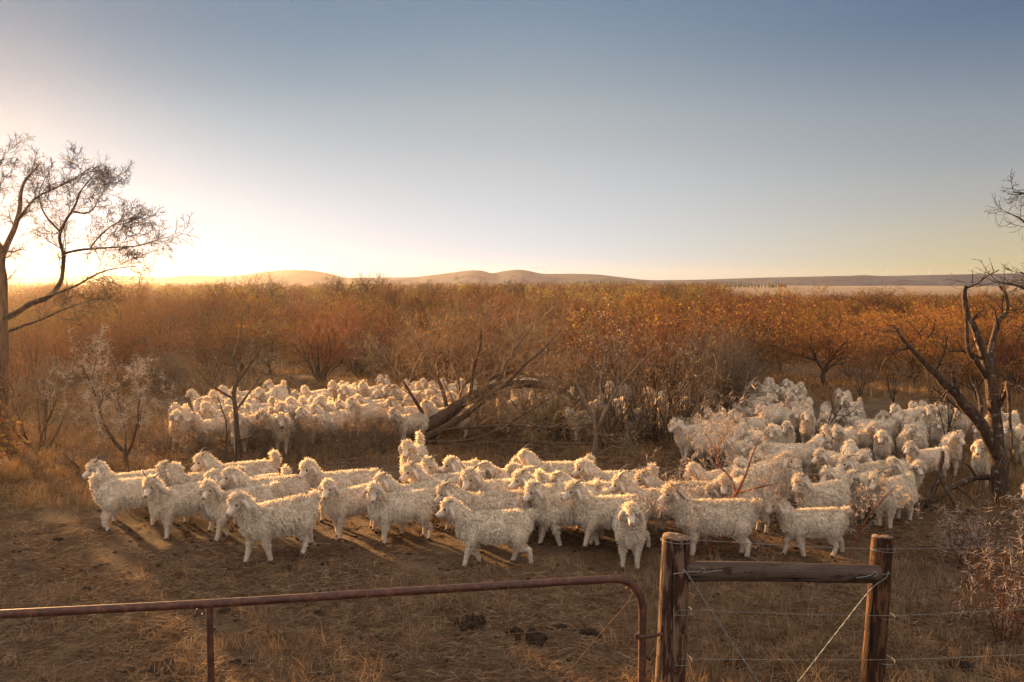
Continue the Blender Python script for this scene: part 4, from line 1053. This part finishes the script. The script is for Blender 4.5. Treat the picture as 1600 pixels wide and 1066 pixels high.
# the rest of the flock, row by row: (u, v) head tops
ROWS = [
    ('far left', 'distant herd back row beyond the bare tree', [(296, 607, 8, 20), (330, 611, 20, 40), (344, 604, 10, 20), (374, 608, 80, 84), (396, 607, 70, 80), (417, 606, 76, 84), (428, 594, 60, 86), (454, 609, 30, 60), (479, 604, 40, 60), (518, 596, 70, 84)]),
    ('far left', 'distant herd second row around the bare tree', [(275, 630, 84, 86), (300, 623, 40, 56), (319, 630, 20, 50), (327, 620, 30, 50), (351, 623, 10, 40), (379, 622, 60, 80), (393, 625, 20, 30), (416, 623, 30, 50), (441, 629, 170, 150), (448, 622, 10, 40), (474, 621, 30, 60), (485, 620, 20, 40), (506, 615, 170, 160)]),
    ('far left', 'distant herd front row beside the bare tree', [(275, 641, 86, 88), (299, 642, 30, 30), (355, 634, 20, 50), (361, 645, 60, 80), (386, 645, 80, 86), (409, 641, 60, 80), (426, 647, 80, 90), (466, 637, 10, 20), (490, 634, 10, 30)]),
    ('far mid', 'distant herd back row left of the toppled tree', [(536, 597, 70, 80), (555, 598, 60, 50), (564, 595, 80, 84), (593, 586, 80, 84), (597, 603, 50, 70), (615, 604, 20, 40), (626, 605, 60, 80), (642, 594, 80, 80), (653, 591, 70, 80), (662, 598, 40, 60), (674, 601, 50, 80)]),
    ('far mid', 'distant herd second row left of the toppled tree', [(525, 625, 10, 40), (546, 602, 70, 86), (548, 616, 40, 60), (565, 617, 60, 84), (599, 609, 84, 84), (609, 620, 6, 20), (635, 618, 6, 10), (652, 612, 10, 40), (665, 609, 60, 70), (675, 620, 20, 50)]),
    ('far mid', 'distant herd front row at the toppled root', [(540, 621, 30, 60), (617, 637, 40, 44), (655, 626, 10, 20)]),
    ('behind', 'flock glimpsed through the toppled tree twigs', [(690, 592, 60, 80), (709, 592, 70, 80), (700, 612, 20, 40), (735, 606, 70, 70), (769, 592, 60, 80), (780, 620, 30, 60), (805, 592, 80, 84), (819, 582, 70, 84), (852, 580, 80, 100), (830, 612, 20, 40), (872, 604, 60, 90)]),
    ('behind', 'flock glimpsed through the dark thicket', [(887, 638, 30, 60), (915, 620, 70, 80), (929, 616, 20, 40), (953, 598, 60, 84), (978, 630, 10, 40), (989, 590, 84, 90), (1012, 606, 30, 60), (1030, 622, 10, 40), (1063, 598, 80, 84), (1070, 622, 60, 70), (1063, 656, 4, 20), (1085, 597, 80, 90)]),
    ('right', 'rearmost row of the right crowd', [(1104, 605, 60, 84), (1126, 604, 70, 80), (1163, 595, 80, 84), (1179, 596, 60, 84), (1188, 597, 70, 60), (1193, 590, 80, 84), (1200, 589, 84, 90), (1208, 596, 80, 96), (1234, 593, 84, 80), (1245, 596, 80, 110)]),
    ('right', 'second rearmost row of the right crowd', [(1072, 629, 20, 50), (1104, 618, 40, 60), (1126, 614, 70, 84), (1149, 631, 30, 60), (1172, 614, 60, 80), (1172, 625, 60, 84), (1181, 625, 30, 60), (1190, 625, 60, 80), (1199, 608, 84, 80), (1209, 603, 80, 100), (1216, 616, 200, 186), (1222, 612, 160, 140), (1236, 612, 84, 80), (1240, 604, 100, 110), (1250, 618, 80, 90), (1263, 620, 262, 240)]),
    ('right', 'middle crowd row by the grey bush', [(1104, 638, 10, 40), (1110, 652, 10, 50), (1129, 646, 170, 150), (1142, 641, 6, 20), (1195, 634, 10, 40), (1239, 628, 70, 80), (1249, 638, 96, 92), (1264, 641, 88, 90), (1278, 645, 80, 110), (1158, 662, 170, 200), (1176, 654, 160, 150)]),
    ('right', 'crowd row just above the pale thorn bush', [(1112, 663, 60, 84), (1130, 681, 20, 40), (1160, 688, 30, 60)]),
    ('clear', 'row at the clearing edge by the leaning sapling', [(1291, 626, 268, 250), (1299, 632, 80, 100), (1310, 608, 50, 90), (1312, 640, 60, 60), (1332, 638, 80, 80), (1304, 666, 60, 70), (1318, 622, 30, 60)]),
    ('clear', 'row of backs under the wide yellow tree', [(1398, 632, 20, 40), (1423, 628, 10, 20), (1440, 626, 20, 40), (1410, 640, 200, 190), (1465, 629, 70, 80), (1543, 650, 20, 30), (1558, 640, 60, 80)]),
]
ORD = ['first', 'second', 'third', 'fourth', 'fifth', 'sixth', 'seventh', 'eighth', 'ninth', 'tenth', 'eleventh', 'twelfth', 'thirteenth', 'fourteenth', 'fifteenth', 'sixteenth']
for zone, lab, L in ROWS:
    for i, (u, v, th, hd) in enumerate(sorted(L)):
        if zone in ('right', 'clear', 'behind') and any(abs(u - q[0]) < 9 and abs(v - q[1]) < 8 for q in FAR): continue
        FAR.append((u, v, th, hd, zone, ORD[i] + ' goat from the left in the ' + lab))

# pool of shared bodies for the far goats
POOL = []
for i, yw in enumerate((-45, -12, 0, 10, 20, 30, 55, 85)):
    for j in range(2):
        POOL.append((yw, goat_meshes(900 + i * 7 + j, R(yw), 48 + 8 * j, list(GAITS.values())[(i + j) % 4], .3 + .5 * j, (0, .24)[(i + j) % 2], 1.0, 4800, .02, False)))

GO = []
for i, (u, v, th, hd, gait, horn, tail, label, alert, s) in enumerate(NEAR):
    big = v > 705 and not (1100 < u < 1200 and v < 730)
    if u > 1060 and v < 738 and 0 <= th < 200: th, s = 90 + (th - 90) * .45, s * .90
    th += math.degrees(math.atan((800 - u) / FPX)); hd += math.degrees(math.atan((800 - u) / FPX))
    m = goat_meshes(i + 1, R(max(-95, min(95, hd - th))), alert, GAITS[gait], tail, horn, rng.uniform(.9, 1.15), 10000 if big else 5500, .0165, big or v > 640)
    GO.append(dict(u=u, v=v, th=th, m=m, label=label, s=s * rng.uniform(.91, 1.02), grp='goats of the nearer flock'))
for i, (u, v, th, hd, zone, label) in enumerate(FAR):
    if zone in ('right', 'clear', 'behind') and 0 <= th < 60: th = 58 + th * .3
    d = hd - th; c = sorted(range(len(POOL)), key=lambda k: abs(POOL[k][0] - d))[:3]
    m = POOL[rng.choice(c)][1]
    GO.append(dict(u=u, v=v, th=th + math.degrees(math.atan((800 - u) / FPX)) + rng.uniform(-8, 8), m=m, label=label, s=rng.uniform(.84, 1.0) * (.93 - .09 * (v < 632) if zone in ('right', 'clear') else 1), grp='goats of the distant flock'))
for o in GO:
    rz = R(o['th'] + 180); tp = o['m']['top'] * o['s']; c, s_ = math.cos(rz), math.sin(rz)
    p = gnd(o['u'], o['v'], tp[2]); o['rz'] = rz
    o['p'] = np.array([p.x - (c * tp[0] - s_ * tp[1]), p.y - (s_ * tp[0] + c * tp[1])])
# nudge bodies apart where they would run into each other
for it in range(9):
    for i in range(len(GO)):
        for j in range(i):
            A, B = GO[i], GO[j]; dv = A['p'] - B['p']
            if abs(dv[0]) > 1.2 or abs(dv[1]) > 1.2: continue
            best = 9
            for ka in (-.3, 0, .3):
                for kb in (-.3, 0, .3):
                    q = dv + ka * np.array([math.cos(A['rz']), math.sin(A['rz'])]) - kb * np.array([math.cos(B['rz']), math.sin(B['rz'])])
                    l = np.hypot(*q)
                    if l < best: best, bq = l, q
            need = (.36 if A['p'][1] < 15 else .43) * (A['s'] + B['s']) / 2
            if best < need:
                push = bq / max(best, .02) * (need - best) * .30
                ray_ = np.array([A['p'][0] + B['p'][0], A['p'][1] + B['p'][1]]); ray_ /= np.hypot(*ray_)
                along_ = ray_ * (push @ ray_); across = push - along_
                push = along_ + across * .6
                A['p'] = A['p'] + push; B['p'] = B['p'] - push
for o in GO:
    t = thing('angora_goat', o['label'], 'goat', (o['p'][0], o['p'][1], float(gh(o['p'][0], o['p'][1])) - .008), o['rz'], o['grp']); t.scale = (o['s'],) * 3
    obj('body', o['m']['body'], t); obj('fleece', o['m']['fleece'], t)
    for h in o['m']['horn']: obj('horn', h, t)
    for e in o['m']['eye']: obj('eye', e, t)

# ------------------------------------------------------------------ grass and litter


def blades(n, P, Ln, lean, wd, g, name, mats, pick=None, kindname='stuff', label=None):
    az = g.uniform(0, 6.283, n); ln = lean
    d = np.stack([np.cos(az) * np.sin(ln), np.sin(az) * np.sin(ln), np.cos(ln)], -1)
    s = norm(np.cross(d, g.normal(size=(n, 3)))); bend = np.stack([np.cos(az), np.sin(az), -.3 * np.ones(n)], -1) * (Ln * g.uniform(.05, .3, n))[:, None]
    tip = P + d * Ln[:, None] + bend; tip[:, 2] = np.maximum(tip[:, 2], P[:, 2] + .004); mid = P + d * Ln[:, None] * .55 + bend * .25
    w2 = wd[:, None] / 2
    V = np.stack([P - s * w2, P + s * w2, mid + s * w2 * .8, mid - s * w2 * .8, tip + s * w2 * .25, tip - s * w2 * .25], 1).reshape(-1, 3)
    k = np.arange(n)[:, None] * 6; Q = np.concatenate([k + np.array([[0, 1, 2, 3]]), k + np.array([[3, 2, 4, 5]])], 1).reshape(-1, 4)
    b = MB(); pk = np.zeros(n, int) if pick is None else pick
    b.v.append(V); b.n = len(V)
    for m in range(len(mats)):
        sel = np.repeat(pk == m, 2); b.q.append(Q[sel]); b.qm.append(np.full(sel.sum(), m))
    return kind(obj(name, b.build(name, mats)), kindname, label)


def scatter(n, d0, d1, pw, g, u0=-60, u1=1660):
    U = g.uniform(u0, u1, n); D = d0 + (d1 - d0) * g.random(n) ** pw
    return np.stack([(U - 800) / FPX * D, D], -1), U


g = np.random.default_rng(77)
P2, U = scatter(520000, 5.6, 19, 1.25, g)
nz = vnoise(P2, 1.1, 21) + .6 * vnoise(P2, 3.2, 22)
dens = np.clip(.42 + .55 * nz + np.where(P2[:, 1] < 9.5, .28, 0) - np.where((P2[:, 1] > 10.2) & (P2[:, 1] < 15), .30, 0), .03, 1)
k = g.random(len(P2)) < dens * .62; P2 = P2[k]; n = len(P2)
P = np.concatenate([P2, gh(P2[:, 0], P2[:, 1])[:, None] + g.uniform(.002, .018, n)[:, None]], 1)
blades(n, P, g.uniform(.04, .15, n), g.uniform(1.15, 1.6, n), g.uniform(.003, .008, n) * (P2[:, 1] / 8), g, 'straw_litter', [M_STRAW, M_STRAW_D], (g.random(n) < .6).astype(int), label='dry straw litter strewn over the trampled ground')


def tufts(n, d0, d1, g, cond, nb, h, name, mats, u0=-60, u1=1660, pw=1.2, sp=.07, w=(.003, .006), label=None):
    C, U = scatter(n, d0, d1, pw, g, u0, u1); k = cond(C, U); C = C[k]; n = len(C)
    q = np.repeat(np.arange(n), nb); hh = np.repeat(g.uniform(h[0], h[1], n), nb)
    P2 = C[q] + g.normal(size=(n * nb, 2)) * sp * np.repeat(g.uniform(.5, 1.5, n), nb)[:, None]; m = len(P2)
    P = np.concatenate([P2, gh(P2[:, 0], P2[:, 1])[:, None] - .01], 1)
    return blades(m, P, hh * g.uniform(.45, 1.15, m), np.abs(g.normal(0, .42, m)), g.uniform(*w, m) * np.maximum(1, P2[:, 1] / 9), g, name, mats, (g.random(m) < .35).astype(int), label=label)


tufts(2600, 5.6, 10.6, g, lambda C, U: (g.random(len(C)) < np.clip(.10 + np.where((U > 980), .55, 0) + .35 * vnoise(C, 1.2, 31), 0, 1)), 26, (.08, .26), 'grass', [M_STRAW, M_STRAW_D], pw=1.0, label='short dry tussocks in front of the goats')
tufts(5200, 13.2, 30, g, lambda C, U: ((U < 260) | ((U > 380) & (U < 1080) & (C[:, 1] > 16.6)) | (U > 1420) | (C[:, 1] > 25)) & (g.random(len(C)) < np.clip(.6 + .5 * vnoise(C, .7, 33), .05, 1)), 26, (.10, .32), 'grass', [M_GRASS, M_STRAW], sp=.13, w=(.004, .009), label='orange winter grass under the bushes')
tufts(4200, 26, 62, g, lambda C, U: g.random(len(C)) < np.clip(.55 + .5 * vnoise(C, .35, 35), .05, 1), 20, (.12, .34), 'grass', [M_GRASS, M_STRAW], u0=-300, u1=1900, pw=1.1, sp=.3, w=(.008, .016), label='tall winter grass between the scrub trees')

# dark clods and dung
for i, (u, v, w_, h_, lb) in enumerate([(742, 982, .13, .075, 'large dark crumbly dung heap under the gate wires'), (832, 1000, .12, .06, 'flattened dark clod beside the large dung heap'), (802, 990, .06, .04, 'small dark clod between two larger ones'),
                                        (922, 990, .07, .035, 'low dark clod in the straw near the gate end'), (1372, 975, .05, .03, 'dark clod by the far foot of the dark fence post'), (612, 1030, .05, .03, 'dark lump under the second gate stay'), (243, 1046, .13, .03, 'long dark lump under the diagonal gate wire'), (452, 888, .05, .03, 'small dark clod in front of the short curly goat'), (390, 886, .035, .02, 'tiny dark clod on the bare dirt near the shadow'),
                                        (500, 960, .045, .025, 'dark dung lump just below the gate rail'), (432, 998, .045, .03, 'dark lump near the lowest gate wire'), (1150, 1040, .07, .04, 'dark clod in the grass between the two posts'), (1500, 1045, .10, .05, 'dark clod in the grass at the thorn bush')]):
    gg = np.random.default_rng(i); b = MB(); p = gnd(u, v); w_ *= 1.45; h_ *= 1.5
    for k in range(24):
        c = np.array([gg.normal(0, w_ * .42), gg.normal(0, w_ * .3), abs(gg.normal(0, h_ * .25))]); s_ = np.array([1, .9, .7]) * w_ * gg.uniform(.12, .34); s_[2] = h_ * gg.uniform(.3, .8)
        Vv = ICO_V * (1 + .30 * vnoise(ICO_V, 4, i * 24 + k)[:, None]) * s_ + c; b.add(Vv, None, ICO_F)
    tag(obj('dung_clod', b.build('dung_clod', M_DUNG), loc=p), lb, 'clod', 'dark clods on the ground')
C, U = scatter(1500, 5.8, 16, 1.1, g); b = MB()
for x, y in C:
    s_ = g.uniform(.006, .024) * (1 + 1.2 * (g.random() < .06)); b.add(ICO_V * (1 + .2 * g.normal(size=(42 if len(ICO_V) == 42 else len(ICO_V), 1)) * .5) * np.array([s_ * 1.3, s_, s_ * .7]) + np.array([x, y, float(gh(x, y)) + s_ * .3]), None, ICO_F)
kind(obj('droppings', b.build('droppings', M_DUNG)), 'stuff', 'small dark droppings and crumbs of earth')

# ------------------------------------------------------------------ gate and fence
PY = 7.2


def post(name, label, u, vt, u_bot, Y, rad, mat, seed, lean=0):
    top = at(u, vt, Y); x0 = (u_bot - 800) / FPX * Y; z = np.linspace(-.15, top.z, 26); n = 40
    th = np.arange(n) * 2 * math.pi / n; V = []
    for zz in z:
        q = (zz + .15) / (top.z + .15); cx = x0 + (top.x - x0) * q - top.x
        rr = rad * (1.06 - .08 * q) * (1 + .035 * vnoise(np.stack([np.cos(th) * 1.2, np.sin(th) * 1.2, np.full(n, zz * 1.6)], -1), 1.6, seed) + .012 * vnoise(np.stack([np.cos(th) * 3, np.sin(th) * 3, np.full(n, zz * 3)], -1), 3, seed + 1))
        V.append(np.stack([cx + np.cos(th) * rr, np.sin(th) * rr, np.full(n, zz) + (.012 * np.cos(th + seed) + .006 * vnoise(np.stack([np.cos(th), np.sin(th)], -1), 3, seed) if zz == z[-1] else 0)], -1))
    V = np.array(V); ii = np.arange(26 * n).reshape(26, n); jj = np.roll(ii, -1, 1)
    Q = np.stack([ii[:-1], jj[:-1], jj[1:], ii[1:]], -1).reshape(-1, 4)
    t = tag(obj(name, MB().add(V.reshape(-1, 3), Q).build(name, mat), loc=(top.x, Y, 0)), label, 'post')
    ring = V[-1]; c = ring.mean(0); cap = MB(); R1 = c + (ring - c) * .97; R1[:, 2] += .006; R2 = c + (ring - c) * .5; R2[:, 2] += .008 + .004 * np.sin(np.arange(n))
    cap.add(np.vstack([ring, R1, R2, c + V3(0, 0, .006)]), [[a, (a + 1) % n, n + (a + 1) % n, n + a] for a in range(n)] + [[n + a, n + (a + 1) % n, 2 * n + (a + 1) % n, 2 * n + a] for a in range(n)], [[2 * n + a, 2 * n + (a + 1) % n, 3 * n] for a in range(n)])
    obj('cut_top', cap.build('cut_top', M_ENDGRAIN), t)
    return t, top


p1, top1 = post('gate_post', 'thick weathered log post with patchy bark that carries the gate', 1057, 839, 1052, PY, .117, M_POST_A, 3)
p2, top2 = post('fence_post', 'slimmer dark orange edged log post at the far end of the rail', 1379, 839, 1377, PY + .05, .088, M_POST_B, 8)
ra, rb = at(1071, 893, PY - .02), at(1372, 895, PY)
t_ = np.linspace(0, 1, 40); n = 28; th = np.arange(n) * 2 * math.pi / n; V = []
for q in t_:
    rr = (.083 - .010 * q) * (1 + .04 * vnoise(np.stack([np.full(n, q * 5), np.cos(th), np.sin(th)], -1), 1.5, 12) + .015 * vnoise(np.stack([np.full(n, q * 14), np.cos(th) * 2, np.sin(th) * 2], -1), 2, 13))
    V.append(np.stack([np.full(n, (rb.x - ra.x) * q), np.cos(th) * rr, (rb.z - ra.z) * q + .006 * math.sin(q * 5) + np.sin(th) * rr], -1))
V = np.array(V); ii = np.arange(40 * n).reshape(40, n); jj = np.roll(ii, -1, 1); b = MB().add(V.reshape(-1, 3), np.stack([ii[:-1], ii[1:], jj[1:], jj[:-1]], -1).reshape(-1, 4))
for e in (0, 39): b.add(np.vstack([V[e], V[e].mean(0)]), None, [[a, (a + 1) % n, n] for a in range(n)])
tag(obj('brace_rail', b.build('brace_rail', M_RAIL), loc=ra), 'peeled log rail fixed level between the two wooden posts', 'rail')

wf = thing('wire_fence', 'thin galvanised fence wires strung past the log posts', 'fence', (1.3, PY, 0))
O = V3(1.3, PY, 0)


def wire(pts, r=.0022, parent=None, name='wire', mat=None, O=O, n=24, sag=0.0):
    S = smoothline(pts, n) - O; S[:, 2] -= sag * np.sin(np.linspace(0, math.pi, n))
    b = MB(); tubes(b, S, np.full(n, r), 5, 0); return obj(name, b.build(name, mat or M_WIRE), parent)


for va, vb, vc in ((843, 858, 850), (953, 962, 950), (1030, 1031, 1022)):
    Ya = PY - .125; Yb = PY - .05
    wire([at(1060, va, Ya), at(1379, vb, Yb), at(1640, vc, PY + .1), at(1900, vc - 4, PY + .3)], .0022, wf, n=40)
    wire([at(1042, va + 50, PY), at(1041, va + 12, PY), at(1043, va, PY)], .002, wf)
    for (u, v, cx, rr, Y) in ((1057, va, top1.x, .126, PY), (1379, vb, top2.x, .096, PY + .05)):
        c = at(u, v, Y); a = np.linspace(0, 2 * math.pi, 28); b = MB()
        tubes(b, np.stack([c.x + np.cos(a) * rr - O[0], Y + np.sin(a) * rr - O[1], c.z + .004 * np.sin(2 * a)], -1), np.full(28, .0026), 5); obj('wire_tie', b.build('wire_tie', M_WIRE), wf)


def brace(label, pts, r=.006):
    S = smoothline(pts, 160); o = np.array(S[0]); b = MB(); k = np.linspace(0, 90, 160)
    for ph in (0, math.pi):
        Q = S - o; Q = Q + np.stack([np.cos(k + ph) * r * .6, np.sin(k + ph) * r * .6, np.cos(k + ph) * r * .4], -1); tubes(b, Q, np.full(160, r * .62), 5)
    t = tag(obj('brace_wire', b.build('brace_wire', M_WIRE), loc=o), label, 'wire')
    return t


brace('thick twisted brace wire slanting down from the gate post', [at(1066, 893, PY - .13), at(1074, 897, PY - .13), at(1120, 968, PY - .1), at(1185, 1066, PY - .06), at(1250, 1165, PY)])
brace('thick twisted brace wire slanting down from the dark fence post', [at(1388, 893, PY - .06), at(1384, 903, PY - .07), at(1360, 922, PY - .1), at(1310, 985, PY - .1), at(1247, 1066, PY - .1), at(1180, 1152, PY - .1)])
for lb, pts in (('short wire lashing with a loop at the gate post end of the rail', [at(1052, 897, PY - .14), at(1075, 894, PY - .13), at(1094, 893, PY - .105), at(1097, 888, PY - .11), at(1102, 891, PY - .11), at(1098, 895, PY - .11), at(1112, 893, PY - .105), at(1128, 891, PY - .1)]),
                ('short wire lashing with a loop at the dark post end of the rail', [at(1338, 903, PY - .1), at(1358, 900, PY - .1), at(1367, 894, PY - .1), at(1372, 898, PY - .1), at(1366, 901, PY - .1), at(1380, 898, PY - .06), at(1391, 896, PY - .04)])):
    S = smoothline(pts, 60); b = MB(); tubes(b, S - S[0], np.full(60, .0042), 5); tag(obj('wire_lashing', b.build('wire_lashing', M_WIRE), loc=S[0]), lb, 'wire')

# rusty pipe gate
GA = at(1003, 1000, 7.05); gate = thing('farm_gate', 'rusty pipe farm gate with a rounded corner and thin stay wires', 'gate', (GA.x, GA.y, 0)); GO_ = V3(GA.x, GA.y, 0)


def gy_(u): return 7.05 - (1003 - u) / 1003 * 1.0


GR = .031
pipe = [at(u, v, gy_(u)) for u, v in [(-420, 982), (-200, 971), (0, 960), (330, 943), (570, 928), (800, 914), (930, 906.5)]] + [at(965, 905.5, gy_(965)), at(985, 912, gy_(985)), at(999, 928, gy_(999)), at(1004, 950, 7.05)]
last = pipe[-1]; pipe += [Vector((last.x, last.y, z)) for z in (.8, .55, .3, .16)]
S = smoothline(pipe, 130) - GO_; b = MB(); tubes(b, S, np.full(130, GR), 14, cap=True)
obj('frame', b.build('frame', M_RUST), gate)
pu = at(327, 945, gy_(327)); b = MB(); tubes(b, np.array([(pu.x, pu.y, pu.z - .01), (pu.x, pu.y, .5), (pu.x, pu.y, .12)]) - GO_, [.026] * 3, 8, cap=True); obj('upright', b.build('upright', M_RUST), gate)
for u in (52, 575, 795):
    tu = at(u, 962 - (u / 1000) * 57, gy_(u)); wire([(tu.x, tu.y - .01, tu.z), (tu.x + .002, tu.y, .6), (tu.x - .002, tu.y, .12)], .0045, gate, 'stay', M_RUSTWIRE, GO_)
    a = np.linspace(0, 2 * math.pi, 20); b = MB(); dirx = .02 if u == 52 else -.02
    tubes(b, np.stack([tu.x + .004 * np.sin(a * 2), tu.y + np.cos(a) * (GR + .003), tu.z + np.sin(a) * (GR + .003)], -1) - GO_, np.full(20, .004), 5); obj('wire_tie', b.build('wire_tie', M_RUSTWIRE), gate)
for v0_, v1_ in ((1052, 975), (1115, 1046)):
    wire([at(-300, v0_ + 18, gy_(-300)), at(0, v0_, gy_(0)), at(330, v0_ - 30, gy_(330)), at(660, (v0_ + v1_) / 2 - 13, gy_(660)), at(1003, v1_, 7.05)], .0026, gate, 'wire', M_RUSTWIRE, GO_)
wire([at(308, 957, gy_(308)), at(240, 1004, gy_(240)), at(150, 1063, gy_(150)), at(60, 1120, gy_(60))], .0045, gate, 'diagonal_stay', M_RUSTWIRE, GO_)
wire([at(990, 925, gy_(990)), at(978, 945, gy_(975)), at(930, 1000, gy_(930)), at(860, 1085, gy_(860))], .003, gate, 'diagonal_stay', M_RUSTWIRE, GO_)
for (u, v) in ((313, 956), (984, 921)):
    c = at(u, v, gy_(u)); a = np.linspace(0, 2 * math.pi, 22); b = MB(); tubes(b, np.stack([c.x + np.cos(a) * .026, np.full(22, c.y), c.z + np.sin(a) * .026], -1) - GO_, np.full(22, .006), 6); obj('ring', b.build('ring', M_RUST), gate)
hc = at(1010, 992, 7.05); b = MB(); tubes(b, np.array([(hc.x - .075, hc.y - .035, hc.z), (hc.x - .02, hc.y - .038, hc.z), (hc.x + .05, hc.y - .02, hc.z), (hc.x + .13, hc.y + .03, hc.z - .005)]) - GO_, [.016] * 4, 8, cap=True)
a = np.linspace(0, 2 * math.pi, 20); tubes(b, np.stack([last.x + np.cos(a) * .036, last.y + np.sin(a) * .036, np.full(20, hc.z)], -1) - GO_, np.full(20, .013), 6)
hinge = obj('hinge', b.build('hinge', M_RUST), gate); b = MB()
tubes(b, np.array([(hc.x - .082, hc.y - .035, hc.z - .02), (hc.x - .082, hc.y - .035, hc.z + .022)]) - GO_, [.018, .018], 8, cap=True); obj('pin', b.build('pin', M_RUST), hinge)
